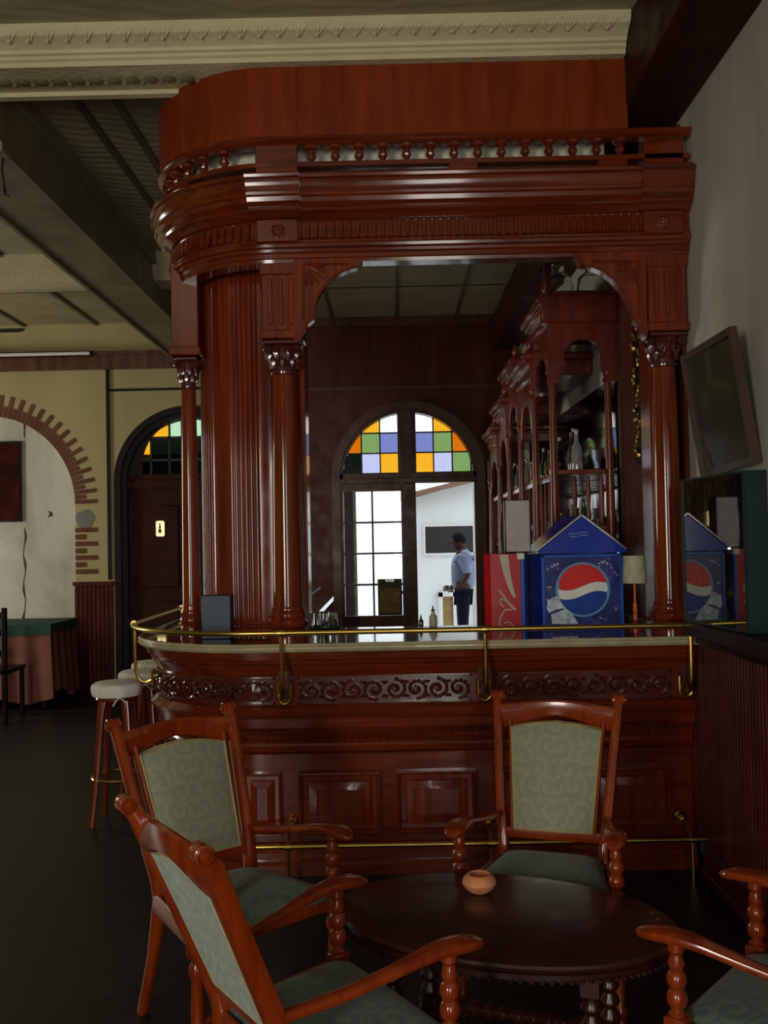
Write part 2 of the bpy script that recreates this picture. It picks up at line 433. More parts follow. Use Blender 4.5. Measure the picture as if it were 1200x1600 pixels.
def arch_wall(x0, x1, z0, z1, ya, yb, ops):
    # ops: (cx, r, spring, zbottom)
    xs = set([x0, x1])
    for cx, r, sp, zb in ops:
        for i in range(49): xs.add(cx - r*math.cos(PI*i/48))
    xs = sorted(x for x in xs if x0-1e-9 <= x <= x1+1e-9); mb = MB()
    def top(x, op): cx, r, sp, zb = op; return sp+math.sqrt(max(0, r*r-(x-cx)**2))
    for a, b in zip(xs, xs[1:]):
        if b-a < 1e-7: continue
        mid = (a+b)/2; op = next((q for q in ops if abs(mid-q[0]) < q[1]), None)
        if op is None: mb.box(a, b, ya, yb, z0, z1); continue
        ta, tb = top(a, op), top(b, op)
        mb.add([(a,ya,ta),(b,ya,tb),(b,ya,z1),(a,ya,z1),(a,yb,ta),(b,yb,tb),(b,yb,z1),(a,yb,z1)],
               [(0,1,2,3),(7,6,5,4),(0,4,5,1),(3,2,6,7),(0,3,7,4),(1,5,6,2)])
        if op[3] > z0: mb.box(a, b, ya, yb, z0, op[3])
    return mb
cA = P(638, 752, YB); D1 = (cA.x, 0.80, 2.25)
D2 = (-2.20, 0.80, 2.27)
cN = P(-23, 790, YB); NI = (cN.x, 0.99, cN.z)
XM = -1.02     # left edge of the bar's own wood-lined wall
arch_wall(-7, XM, 0, ZC, YB, YB+.2, [(D2[0], D2[1], D2[2], 0), (NI[0], NI[1], NI[2], 0.62)]).build('wall_back', 'cream_wall', None, 0)['kind'] = 'structure'
arch_wall(XM, XW, 0, ZC, YB-.02, YB+.2, [(D1[0], D1[1], D1[2], 0)]).build('wall_panelled', 'panelling', None, 0)['kind'] = 'structure'
struct(MB().box(NI[0]-1.02, NI[0]+1.02, YB+.14, YB+.2, .55, 3.1), 'wall_niche', 'whitewash')
# seam mouldings on the panelled wall
zs = P(640, 606, YB).z
struct(MB().box(XM, XW, YB-.045, YB-.02, zs-.02, zs+.02), 'trim_1', 'door_wood')
struct(MB().box(XM, XW, YB-.06, YB-.02, ZC-.1, ZC), 'trim_2', 'door_wood')
# dark picture rail on the left back wall
zr = P(60, 566, YB)
struct(MB().box(-7, XM, YB-.07, YB, zr.z-.10, zr.z+.07).box(-7, XM, YB-.1, YB, zr.z+.05, zr.z+.09), 'trim_3', 'door_wood')
# thin dark strips framing the panel by the lavatory door
xv = P(170, 700, YB).x; zh = P(220, 609, YB).z
struct(MB().box(xv-.018, xv+.018, YB-.025, YB, 1.2, zr.z-.1).box(xv, XM, YB-.015, YB, zh-.012, zh+.012), 'trim_4', 'black_wood')
# wainscot on the back wall (left side) : low under the niche, high beside the door
mb = MB(); z1 = P(150, 910, YB).z
for i in range(22):
    x = P(118, 950, YB).x + i*.047
    if x > -3.06: break
    mb.box(x+.003, x+.044, YB-.035, YB, 0, z1-.02, .004)
mb.box(P(118, 950, YB).x-.01, -3.03, YB-.06, YB, z1-.03, z1+.01)
x = -6.9
while x < P(116, 950, YB).x-.03:
    mb.box(x+.003, x+.044, YB-.035, YB, 0, .60, .004); x += .047
mb.box(-7, P(118, 950, YB).x-.01, YB-.06, YB, .59, .62)
struct(mb, 'wainscot_back', 'wainscot_wood')
# wainscot of the right wall: reeded boards, dark ledge above
mb = MB(); y = -3.0; prof = []
while y < 4.74:
    prof += [(XW-.030, y), (XW-.042, y+.008), (XW-.042, y+.024), (XW-.030, y+.030)]; y += .036
pts = prof+[(XW, y), (XW, -3.0)]
mb.prism(pts, lambda a, b: (a, b, .14), lambda a, b: (a, b, 1.11))
struct(mb, 'wainscot_right', 'wainscot_wood', 20)
struct(MB().box(XW-.06, XW, -3, 4.50, 0, .15, .008).box(XW-.075, XW, -3, 4.5, 0, .05, .006), 'baseboard_right', 'wainscot_wood')
struct(MB().box(1.35, XW, -1.5, 4.47, 1.12, 1.195, .008).box(1.40, XW, -1.5, 4.47, 1.085, 1.12), 'trim_5', 'black_wood')

# street doorway and window behind the camera, window in the left wall (the daylight comes in by them)
def opening(name, x0, x1, z0, z1, axis):
    m_ = MB()
    if axis == 'y':
        for a in ((x0-.1, x0, -3.0, -2.95, z0, z1+.1), (x1, x1+.1, -3.0, -2.95, z0, z1+.1), (x0, x1, -3.0, -2.95, z1, z1+.1)): m_.box(*a)
    else:
        for a in ((-7.0, -6.92, x0-.1, x0, z0, z1+.1), (-7.0, -6.92, x1, x1+.1, z0, z1+.1), (-7.0, -6.92, x0, x1, z1, z1+.1), (-7.0, -6.92, x0, x1, z0-.1, z0)): m_.box(*a)
    struct(m_, name, 'door_wood')
opening('door_3', .05, .85, .0, 2.95, 'y'); opening('window_2', -3.1, -2.1, 1.1, 3.1, 'y'); opening('window_3', 7.65, 8.95, .85, 2.95, 'x')
# ceiling beams
BZ = 3.87
mb = MB()
prof = [(4.50, BZ), (4.50, BZ+.022), (4.485, BZ+.03), (4.485, BZ+.045), (4.47, BZ+.05), (4.465, BZ+.065), (4.44, BZ+.085),
        (4.40, BZ+.10), (4.385, BZ+.12), (4.385, ZC), (4.78, ZC), (4.80, BZ+.03), (4.80, BZ-.02), (4.755, BZ-.02), (4.75, BZ+.0)]
mb.prism(prof, lambda a, b: (-7, a, b), lambda a, b: (1.16, a, b))
beam = struct(mb, 'trim_6', 'cornice_paint', 30)
# ornament on the beam: leaf buds underneath, anthemion plates on its face
mb = MB(); x = -3.2
while x < -.95:
    mb.lathe([(0.0, 0), (.032, .004), (.038, .012), (.02, .02)], (x, 4.63, BZ+.002), 8, (0, 0, -1))
    mb.lathe([(0.0, 0), (.014, .004), (.012, .012), (.004, .02)], (x+.045, 4.66, BZ+.002), 6, (0, 0, -1)); x += .09
struct(mb, 'buds', 'tin_beam', 38, beam)
mb = MB(); x = -3.0; k = 0
while x < 1.1:
    for j in range(-2, 3):
        a = j*.45; L = .07 if j % 2 == 0 else .055
        mb.tube([(x, 4.412, BZ+.072), (x+math.sin(a)*L*.5, 4.395, BZ+.072+math.cos(a)*L*.5), (x+math.sin(a)*L, 4.385, BZ+.072+math.cos(a)*L)], [.002, .003, .001], 4)
    x += .09
struct(mb, 'anthemions', 'cornice_paint', 38, beam)
# scrolled end of the beam by the dark bulkhead
mb = MB(); e = P(1035, 30, 4.40)
mb.tube([(e.x-.01, 4.39, BZ+.02+.0), (e.x+.005, 4.38, BZ+.07), (e.x-.005, 4.37, BZ+.12), (e.x+.012, 4.37, ZC)], [.012, .016, .014, .02], 8)
struct(mb, 'scroll_end', 'cornice_paint', 38, beam)
struct(MB().box(-2.34, -1.95, 4.8, YB, 3.62, ZC).box(-2.38, -1.91, 4.8, YB, 3.92, ZC).box(-2.36, -2.33, 4.8, YB, 3.60, 3.65).box(-1.96, -1.93, 4.8, YB, 3.60, 3.65), 'trim_7', 'tin_beam')
yb2 = 8.0
struct(MB().prism([(yb2, 3.80), (yb2-.01, 3.83), (yb2-.04, 3.86), (yb2-.05, 3.93), (yb2-.09, ZC), (yb2+.3, ZC), (yb2+.3, 3.80)], lambda a, b: (-7, a, b), lambda a, b: (-1.35, a, b)), 'trim_8', 'cornice_paint')
# battens / seams of the tin ceiling
mb = MB()
for x in (-5.6, -4.8, -4.0, -3.2, -1.66, -1.45):
    mb.box(x-.02, x+.02, 4.8, YB, ZC-.02, ZC)
for y in (5.9, 7.0, 9.1):
    mb.box(-7, -2.4, y-.012, y+.012, ZC-.012, ZC)
for y in (6.2, 7.2, 8.2, 9.2): mb.box(-1.2, 1.15, y-.01, y+.01, ZC-.01, ZC)
for x in (-.6, .1, .75): mb.box(x-.01, x+.01, 5.8, YB, ZC-.01, ZC)
struct(mb, 'trim_9', 'tin_ceiling')
# dark boxed bulkhead along the top of the right wall
struct(MB().box(1.165, XW, -1.0, YB, 3.64, ZC, .01), 'trim_10', 'beam_wood')
# bright patches through the balustrade come from an added board in the canopy

# ------------------------------------------------------------------ doors in the back wall
def half_disc(cx, r, zc, x0, x1, z0, z1, n=10):
    # rectangle clipped by a circle above; returns polygon or None
    pts = []
    def tz(x): return zc+math.sqrt(max(0, r*r-(x-cx)**2))
    xs = [x0+(x1-x0)*i/n for i in range(n+1)]
    topl = [(x, min(z1, tz(x))) for x in xs]
    if max(t[1] for t in topl) <= z0+.004: return None
    topl = [(x, max(z, z0)) for x, z in topl]
    topl = [p for i, p in enumerate(topl) if p[1] > z0 or (i+1 < len(topl) and topl[i+1][1] > z0) or (i > 0 and topl[i-1][1] > z0)]
    if topl[0][1] <= z0: # refine crossing
        xx = math.sqrt(max(0, r*r-(z0-zc)**2)); topl[0] = ((cx-xx) if topl[0][0] < cx else (cx+xx), z0)
    if topl[-1][1] <= z0:
        xx = math.sqrt(max(0, r*r-(z0-zc)**2)); topl[-1] = ((cx-xx) if topl[-1][0] < cx else (cx+xx), z0)
    pts = [(topl[0][0], z0)] if topl[0][1] > z0 else []
    pts += topl
    if topl[-1][1] > z0: pts += [(topl[-1][0], z0)]
    return pts
def arch_frame(cx, r, sp, y0, y1, wdt, mb=None):
    mb = mb or MB(); n = 36
    out = [(cx-r, 0)]+[(cx-r*math.cos(PI*i/n), sp+r*math.sin(PI*i/n)) for i in range(n+1)]+[(cx+r, 0)]
    q = r-wdt
    inn = [(cx-q, 0)]+[(cx-q*math.cos(PI*i/n), sp+q*math.sin(PI*i/n)) for i in range(n+1)]+[(cx+q, 0)]
    m = len(out)
    vs = [(a, y0, b) for a, b in out]+[(a, y0, b) for a, b in inn]+[(a, y1, b) for a, b in out]+[(a, y1, b) for a, b in inn]
    fs = []
    for i in range(m-1):
        fs += [(i, i+1, m+i+1, m+i), (2*m+i, 3*m+i, 3*m+i+1, 2*m+i+1), (m+i, m+i+1, 3*m+i+1, 3*m+i), (i, 2*m+i, 2*m+i+1, i+1)]
    fs += [(0, m, 3*m, 2*m), (m-1, 3*m-1, 4*m-1, 2*m-1)]
    return mb.add(vs, fs)

YD = YB-.05
dr = empty('door_1', (D1[0], YB, 0)); dr['kind'] = 'structure'
def put(mb, name, mat, parent, smooth=38):
    o = mb.build(name, mat, None, smooth); o.parent = parent
    if parent is not None: o.data.transform(Matrix.Translation(-parent_world(parent)))
    return o
def parent_world(p):
    v = Vector((0, 0, 0))
    while p is not None: v = v + p.location; p = p.parent
    return v
cx, r, sp = D1
mb = arch_frame(cx, r+.035, sp, YD-.05, YB-.0, .09); arch_frame(cx, r-.05, sp, YD, YB+.12, .035, mb)
put(mb, 'door_frame', 'door_wood', dr)
zT = sp-.06
mb = MB().box(cx-r+.04, cx+r-.04, YD-.03, YB+.1, zT, zT+.06, .006).box(cx-r+.04, cx+r-.04, YD, YB+.1, zT+.06, zT+.11)
xm0, xm1 = P(623, 700, YB).x, P(648, 700, YB).x
mb.box(xm0-.012, xm1+.012, YD-.02, YB+.08, zT+.1, sp+r-.06).box(xm0+.04, xm1-.04, YD-.045, YB, zT+.1, sp+r-.06)
put(mb, 'transom_bar', 'door_wood', dr)
mb = MB().box(xm0+.02, xm1+.0, YD-.02, YB+.1, 0, zT, .01)
put(mb, 'centre_post', 'door_wood', dr)
# fanlight panes: rows from the transom up; columns outward from the mullion
def fan(parent, cx, r, zc, z0, cw, rh, rows, xl, xr, sides, ypl, leadname='lead'):
    lead = MB()
    for sgn, start in (((-1, xl), (1, xr)) if sides == 2 else ((-1, xl),)):
        for j, row in enumerate(rows[sgn]):
            za, zb = z0+j*rh, z0+(j+1)*rh
            for k, mat in enumerate(row):
                a = start+sgn*k*cw; bb = start+sgn*(k+1)*cw
                poly = half_disc(cx, r, zc, min(a, bb)+.001, max(a, bb)-.001, za+.001, zb-.001)
                if poly and mat:
                    o = put(MB().prism(poly, lambda p, q: (p, ypl, q), lambda p, q: (p, ypl+.008, q)), 'stained_pane', mat, parent, 0)
                    o['label'] = mat.split('_')[1]+' stained glass pane'
                lead.box(min(a, bb)-.007, min(a, bb)+.007, ypl-.012, ypl+.02, za, min(zb, zc+math.sqrt(max(0, r*r-(a-cx)**2))+.02) if abs(a-cx) < r else za+.001)
                lead.box(min(a, bb), max(a, bb), ypl-.012, ypl+.02, za-.007, za+.007)
    put(lead, 'glazing_bars', 'lead', parent)
rowsL = [['glass_amber', 'glass_pale', 'glass_dark', 'glass_dark'], ['glass_blue', 'glass_green', 'glass_orange'], ['glass_white', 'glass_amber', None]]
rowsR = [['glass_amber', 'glass_pale', 'glass_green', 'glass_green'], ['glass_blue', 'glass_green', 'glass_orange'], ['glass_white', 'glass_amber', None]]
z0 = zT+.115
fan(dr, cx, r-.085, sp, z0, .205, .222, {-1: rowsL, 1: rowsR}, xm0, xm1, 2, YB+.03)
# glazed leaf on the left
lf = MB(); xa, xb = P(531, 860, YB).x, xm0+.02
pa, pb = P(538, 860, YB).x, P(628, 860, YB).x; pz0, pz1 = P(580, 962, YB).z, P(580, 768, YB).z
y0, y1 = YB-.03, YB+.03
lf.box(xa, pa, y0, y1, 0, zT).box(pb, xb, y0, y1, 0, zT).box(pa, pb, y0, y1, 0, pz0).box(pa, pb, y0, y1, pz1, zT)
lf.box(xa+.02, xb-.02, y0-.015, y0, .15, pz0-.12, .01)
leaf = put(lf, 'door_leaf', 'door_wood', dr)
bars = MB(); pm = (pa+pb)/2
bars.box(pm-.010, pm+.010, y0, y1, pz0, pz1)
for k in (1, 2, 3): zz_ = pz0+(pz1-pz0)*k/4; bars.box(pa, pb, y0, y1, zz_-.010, zz_+.010)
put(bars, 'glazing_bars', 'door_wood', leaf)
put(MB().box(pa, pb, YB-.004, YB+.004, pz0, pz1), 'panes', 'glass_clear', leaf, 0)
put(MB().lathe([(.0, 0), (.018, .0), (.018, .03), (0, .035)], (xb-.02, y0, 1.0), 12, (0, -1, 0)), 'door_knob', 'brass', leaf)
# clip board hanging behind the leaf's lower panes
ba, bb_ = P(590, 905, 10.44), P(629, 961, 10.44)
t = empty('menu_board', (ba.x, 10.44, bb_.z), 0, 'yellow brown clip board hung on the glazed left door leaf', 'board')
put(MB().box(ba.x, bb_.x, 10.43, 10.445, bb_.z, ba.z, .004), 'panel', 'pillar_stone', t)
put(MB().box(ba.x+.02, bb_.x-.02, 10.424, 10.431, bb_.z+.03, ba.z-.1), 'sheet', 'board_yellow', t)
put(MB().box((ba.x+bb_.x)/2-.05, (ba.x+bb_.x)/2+.05, 10.42, 10.43, ba.z-.035, ba.z+.0, .004), 'clip', 'chrome', t)

# lavatory door
dr2 = empty('door_2', (D2[0], YB, 0)); dr2['kind'] = 'structure'
cx, r, sp = D2
mb = arch_frame(cx, r+.02, sp, YB-.03, YB+.0, .07); arch_frame(cx, r-.02, sp, YB+.02, YB+.2, .09, mb)
put(mb, 'door_frame', 'black_wood', dr2)
put(MB().box(cx-r+.05, cx+r-.05, YB+.05, YB+.18, sp-.08, sp+.02, .01).box(cx-r+.05, cx+r-.05, YB+.08, YB+.14, sp+.0, sp+.08), 'transom_bar', 'beam_wood', dr2)
mb = MB().box(cx-r+.1, cx-.005, YB+.09, YB+.14, 0, sp-.07).box(cx+.005, cx+r-.1, YB+.09, YB+.14, 0, sp-.07)
for s_ in (-1, 1):
    xx = cx+s_*.34
    mb.box(xx-.2, xx+.2, YB+.07, YB+.09, .25, .95, .015); mb.box(xx-.2, xx+.2, YB+.07, YB+.09, 1.1, 2.0, .015)
put(mb, 'door_leaf', 'beam_wood', dr2)
yf_ = YB+.11; fc = P(296, 728, yf_); fr_ = .53
n_ = 24; mb = MB()
vs = [(cx+(r-.10)*math.cos(PI*i/n_), sp+(r-.10)*math.sin(PI*i/n_)) for i in range(n_+1)]; vi = [(fc.x+fr_*math.cos(PI*i/n_), fc.z+fr_*math.sin(PI*i/n_)) for i in range(n_+1)]
vi[0] = (vi[0][0], sp+.02); vi[-1] = (vi[-1][0], sp+.02)
mb.add([(a, yf_-.02, b) for a, b in vs+vi]+[(a, yf_+.03, b) for a, b in vs+vi],
       [q_ for i in range(n_) for q_ in ((i, i+1, n_+2+i, n_+1+i), (2*n_+2+i, 3*n_+3+i, 3*n_+4+i, 2*n_+3+i), (n_+1+i, n_+2+i, 3*n_+4+i, 3*n_+3+i))])
put(mb, 'fan_surround', 'black_wood', dr2)
ex = [P(x_, 700, yf_).x for x_ in (216, 236, 265, 284.5, 303, 333, 352, 378)]; ez = [P(250, y_, yf_).z for y_ in (750, 719, 684, 650)]
grid = [['d']*7, ['o', 'd', 'd', 'd', 'd', 'd', 'o'], ['d', 'o', 'm', 'm', 'm', 'o', 'd']]  # dark panes: glass colour stands in for daylight blocked behind
lead = MB()
for j in range(3):
    for k in range(7):
        poly = half_disc(fc.x, fr_, fc.z, ex[k]+.001, ex[k+1]-.001, ez[j], ez[j+1]-.001)
        if poly:
            mt = {'d': 'glass_dark', 'o': 'glass_amber', 'm': 'glass_mint'}[grid[j][k]]
            o = put(MB().prism(poly, lambda p, q: (p, yf_, q), lambda p, q: (p, yf_+.008, q)), 'stained_pane', mt, dr2, 0)
    lead.box(ex[0], ex[-1], yf_-.012, yf_+.02, ez[j]-.012, ez[j]+.012)
for k in range(1, 7): lead.box(ex[k]-.01, ex[k]+.01, yf_-.012, yf_+.02, ez[0], fc.z+math.sqrt(max(.0, fr_**2-(ex[k]-fc.x)**2)))
put(lead, 'glazing_bars', 'lead', dr2)
# sign with a female figure
a_, b_ = P(243, 814, YB+.04), P(256.5, 838, YB+.04)
sg = empty('lavatory_sign', ((a_.x+b_.x)/2, YB+.06, b_.z), 0, 'small lit plate with a black female figure on the dark lavatory door', 'sign')
put(MB().box(a_.x, b_.x, YB+.045, YB+.07, b_.z, a_.z, .012), 'plate', 'sign_lit', sg)
xc = (a_.x+b_.x)/2; zc_ = (a_.z+b_.z)/2; yy = YB+.044
mb = MB().lathe([(.0, 0), (.011, 0), (.011, .003), (0, .003)], (xc, yy, zc_+.045), 12, (0, -1, 0))
mb.prism([(xc-.006, zc_+.034), (xc+.006, zc_+.034), (xc+.014, zc_+.012), (xc+.006, zc_+.005), (xc+.024, zc_-.04), (xc-.024, zc_-.04), (xc-.006, zc_+.005), (xc-.014, zc_+.012)], lambda a, b: (a, yy-.003, b), lambda a, b: (a, yy, b))
mb.box(xc-.010, xc-.003, yy-.003, yy, zc_-.06, zc_-.04).box(xc+.003, xc+.010, yy-.003, yy, zc_-.06, zc_-.04)
put(mb, 'figure', 'black_plastic', sg, 0)

# brick surround of the niche
mb = MB(); rc = NI[1]
def brick_at(p, u, v, L, h):   # p start, u direction outwards (2d), v across
    q = [(p[0]+u[0]*a+v[0]*b, p[1]+u[1]*a+v[1]*b) for a, b in ((0, -h/2), (L, -h/2), (L, h/2), (0, h/2))]
    mb.prism(q, lambda a, b: (a, YB-.012, b), lambda a, b: (a, YB+.002, b))
n = 36
for i in range(n):
    a = PI/2*1.12 - i*(PI/2*1.12+0.03)/n
    L = .235 if i % 2 else .115
    
    brick_at((NI[0]+rc*math.cos(a), NI[2]+rc*math.sin(a)), (math.cos(a), math.sin(a)), (-math.sin(a), math.cos(a)), L, .044)
zt, zb_ = P(135, 828, YB).z, P(135, 893, YB).z
for i in range(7):
    z = zt+(zb_-zt)*i/6
    brick_at((NI[0]+rc, z), (1, 0), (0, 1), .235 if i % 2 == 0 else .11, .05 if i % 2 == 0 else .055)
struct(mb, 'trim_12', 'brick_red')
g_ = P(133, 812, YB)
struct(MB().prism([(g_.x+.1*math.cos(t_)*(1+.15*math.sin(3*t_)), g_.z+.11*math.sin(t_)*(1+.1*math.cos(5*t_))) for t_ in [k*PI/8 for k in range(16)]], lambda a, b: (a, YB-.006, b), lambda a, b: (a, YB+.002, b)), 'trim_13', 'mortar_grey')
# picture in the niche
a_, b_ = P(-90, 692, YB+.12), P(34, 815, YB+.12)
t = empty('niche_picture', ((a_.x+b_.x)/2, YB+.13, b_.z), 0, 'dark red unframed picture hung in the whitewashed brick niche', 'picture')
put(MB().box(a_.x, b_.x, YB+.10, YB+.14, b_.z, a_.z, .004), 'stretcher_frame', 'black_wood', t)
put(MB().box(a_.x+.02, b_.x-.02, YB+.095, YB+.101, b_.z+.02, a_.z-.02), 'canvas', 'painting_red', t)
# crack and stains in the whitewash
mb = MB(); q = [P(38+2*math.sin(k*1.7), 825+k*14, YB+.138) for k in range(12)]
mb.tube([(v.x, YB+.138, v.z) for v in q], [.004+.008*(k % 3 == 1) for k in range(12)], 5)
q = [P(38, 655+k*6, YB+.138) for k in range(6)]; mb.tube([(v.x, YB+.138, v.z) for v in q], [.002, .008, .010, .006, .008, .002], 5)
q = [P(75+5*math.sin(k), 808-k*3, YB+.138) for k in range(4)]; mb.tube([(v.x, YB+.138, v.z) for v in q], [.004, .018, .014, .006], 5)
struct(mb, 'trim_14', 'dull_grey')
# tube lamp on the picture rail
a_, b_ = P(-60, 556, YB-.13), P(140, 553.5, YB-.13)
t = empty('wall_tube_lamp', (a_.x, YB-.12, a_.z), 0, 'long unlit white tube lamp lying along the dark picture rail', 'lamp')
put(MB().tube([(a_.x, YB-.13, a_.z), (b_.x, YB-.13, a_.z)], .018, 8), 'tube', 'white_cloth', t)
put(MB().box(a_.x-.03, b_.x+.03, YB-.12, YB-.1, a_.z-.03, a_.z+.03), 'batten', 'black_wood', t)

# ------------------------------------------------------------------ courtyard outside
struct(MB().box(-12, 14, YB+.3, 45, -.12, -.02), 'ground_courtyard', 'paving')
W0 = 15.0
q = [P(641, 1100, W0), P(641, 779, W0), P(707, 761, W0), P(830, 728, W0), P(830, 1100, W0)]
poly = [(v.x, max(v.z, -.02)) for v in q]; poly[3] = (poly[3][0]+1.5, poly[3][1]+.3); poly[4] = (poly[3][0], -.02)
wo = P(664, 823, W0); wp = P(745, 863, W0)
mb = MB()
mb.prism(poly, lambda a, b: (a, W0, b), lambda a, b: (a, W0+.25, b))
struct(mb, 'wall_courtyard', 'courtyard_plaster')
mb = MB(); mb.prism([(poly[1][0]-.15, poly[1][1]-.02), (poly[3][0], poly[3][1]+.0), (poly[3][0], poly[3][1]+.07), (poly[1][0]-.15, poly[1][1]+.05)], lambda a, b: (a, W0-.25, b), lambda a, b: (a, W0+.3, b))
struct(mb, 'trim_15', 'tile_roof')
wn = empty('window_1', ((wo.x+wp.x)/2, W0, wp.z)); wn['kind'] = 'structure'
put(MB().box(wo.x, wp.x, W0-.02, W0-.005, wp.z, wo.z), 'dark_opening', 'black_plastic', wn)  # black sheet on the solid wall stands in for the shaded opening
mb = MB()
for a, b, c, d in ((wo.x-.03, wp.x+.03, wo.z, wo.z+.03), (wo.x-.03, wp.x+.03, wp.z-.03, wp.z), (wo.x-.03, wo.x, wp.z, wo.z), (P(739, 840, W0).x, P(742, 840, W0).x, wp.z-1.2, wo.z)):
    mb.box(a, b, W0-.04, W0, c, d)
put(mb, 'window_frame', 'bright_plaster', wn)
# low white framed hatch
a_, b_ = P(686, 927, W0-.2), P(716, 1000, W0-.2)
t = empty('low_hatch', ((a_.x+b_.x)/2, W0-.1, 0), 0, 'low white framed hatch against the courtyard wall behind the man', 'hatch')
put(MB().box(a_.x, a_.x+.06, W0-.12, W0, -.02, a_.z).box(b_.x-.06, b_.x, W0-.12, W0, -.02, a_.z).box(a_.x, b_.x, W0-.12, W0, a_.z-.06, a_.z), 'frame', 'bright_plaster', t)
put(MB().box(a_.x+.07, b_.x-.07, W0-.06, W0-.03, -.02, a_.z-.07), 'panel', 'board_yellow', t)
struct(MB().box(P(530, 900, 11.6).x, P(557, 900, 11.6).x, 11.6, 11.95, -.02, 2.28, .03).box(P(528, 900, 11.6).x, P(562, 900, 11.6).x, 11.57, 11.98, 2.2, 2.30, .03), 'pillar_courtyard', 'pillar_stone')
struct(MB().box(-3.6, -1.3, 11.1, 12.4, -.02, 2.62), 'courtyard_blocker', 'dull_grey')  # added unseen block, darkens the lower lavatory fan panes from behind

# ------------------------------------------------------------------ bar plan path
FX, FY, RC = -.63, 4.66, .59     # where the straight front ends, its depth, corner radius
CX, CY = FX, FY+RC
L1 = XW-FX; L2 = RC*PI/2; YE = 8.2; L3 = YE-CY
def bp(s, off, z):
    if s <= L1: return Vector((XW-s, FY-off, z))
    if s <= L1+L2:
        a = (s-L1)/RC; rr = RC+off
        return Vector((CX-rr*math.sin(a), CY-rr*math.cos(a), z))
    return Vector((CX-RC-off, CY+(s-L1-L2), z))
def s_of_x(x): return XW-x
def breaks(s0, s1, step=.05):
    out = [s0]
    for k in range(0, int(L2/step)+2):
        s = min(L1+k*L2/int(L2/step+1), L1+L2)
        if s0 < s < s1 and s-out[-1] > 1e-6: out.append(s)
    out.append(s1); return out
def sweep(mb, prof, s0, s1):
    return mb.loft([[bp(s, o_, z) for o_, z in prof] for s in breaks(s0, s1)])
def on_path(mb, s, pts):      # pts: list of (ds, off, z) polygons helper -> vertices
    return [bp(s+a, o_, z) for a, o_, z in pts]
def pbox(mb, s0, s1, o0, o1, z0, z1, bev=.0):
    b = bev
    if b:
        r = lambda o_, i: [bp(s0+i, o_, z0+i), bp(s1-i, o_, z0+i), bp(s1-i, o_, z1-i), bp(s0+i, o_, z1-i)]
        return mb.loft([r(o0, 0), r(o1-b, 0), r(o1, b)])
    r = lambda o_: [bp(s0, o_, z0), bp(s1, o_, z0), bp(s1, o_, z1), bp(s0, o_, z1)]
    return mb.loft([r(o0), r(o1)])

# scroll foliage along the path (carved relief)
def scrolls(mb, s0, s1, z0, z1, off, seed=1):
    rnd = random.Random(seed); h = z1-z0; zc = (z0+z1)/2
    n = max(1, round((s1-s0)/(h*.95))); wd = (s1-s0)/n
    for i in range(n):
        sc = s0+wd*(i+.5); sg = 1 if i % 2 else -1; mir = 1 if i < n/2 else -1
        pts = []; rad = []
        for k in range(26):      # spiral
            t_ = k/25; a = sg*(PI/2+t_*PI*3.1); rr = h*.46*(1-t_)**.8+.004
            pts.append(bp(sc+mir*rr*math.cos(a), off+.006+.004*t_, zc+rr*math.sin(a)*.92)); rad.append(.0080*(1-.4*t_)+.001)
        mb.tube(pts, rad, 6)
        for k in range(15):       # leaves off the spiral
            t_ = k/15; a = sg*(PI/2+t_*PI*2.6); rr = h*.46*(1-t_)**.8
            a2 = a+sg*mir*.9; L = h*.19*(1-.4*t_)
            p0 = (sc+mir*rr*math.cos(a), zc+rr*math.sin(a)*.92)
            p1 = (p0[0]+mir*math.cos(a2)*L*.5, p0[1]+math.sin(a2)*L*.5); p2 = (p0[0]+mir*math.cos(a2+.5)*L, p0[1]+math.sin(a2+.5)*L)
            if not (z0 < p2[1] < z1): continue
            mb.tube([bp(p0[0], off+.004, p0[1]), bp(p1[0], off+.011, p1[1]), bp(p2[0], off+.003, p2[1])], [.005, .0100, .0015], 5)
        for k in range(5):       # rosette in the eye
            a = k*2*PI/5; mb.lathe([(.007, 0), (.006, .005), (.0, .008)], bp(sc+math.cos(a)*.012, off, zc+math.sin(a)*.012), 6, bp(sc, off+1, 0)-bp(sc, off, 0))
        # corner sprays
        for e_ in (-1, 1):
            for k in range(4):
                a = e_*(PI/2-.9+k*.6); q = wd*.5
                pz = zc+e_*h*.44
                mb.tube([bp(sc+q*.98, off+.003, pz-e_*.01), bp(sc+q*.98+math.cos(a)*h*.13, off+.009, pz-e_*abs(math.sin(a))*h*.16), bp(sc+q*.98+math.cos(a)*h*.2, off+.002, pz-e_*abs(math.sin(a))*h*.22)], [.003, .006, .001], 5)

# ------------------------------------------------------------------ bar counter
bar = empty('bar_counter', (0, FY, 0), 0, 'curved dark red mahogany bar with carved scroll frieze and raised panels', 'bar')
def bput(mb, name, mat, parent=bar, smooth=38): return put(mb, name, mat, parent, smooth)
E0 = 0.046
SEND = L1+L2+L3
# body: solid carcass
body = MB()
prof = [(-.10, 0), (.03, 0), (.03, .10), (.015, .115), (-.0, .125), (-.02, .14), (-.02, .56), (0, .575), (.02, .58), (.025, .595), (.01, .605),
        (.005, .615), (.02, .65), (.055, .70), (.06, .745), (.08, .752), (.085, .77), (.065, .785), (.05, .80), (.04, .808),
        (.04, .945), (.055, .952), (.06, .965), (.075, .985), (.08, 1.0), (.09, 1.008), (.095, 1.025), (.105, 1.03), (.11, 1.065), (-.10, 1.065)]
sweep(body, prof, E0, SEND)
bput(body, 'body', 'mahogany_rail', smooth=25)
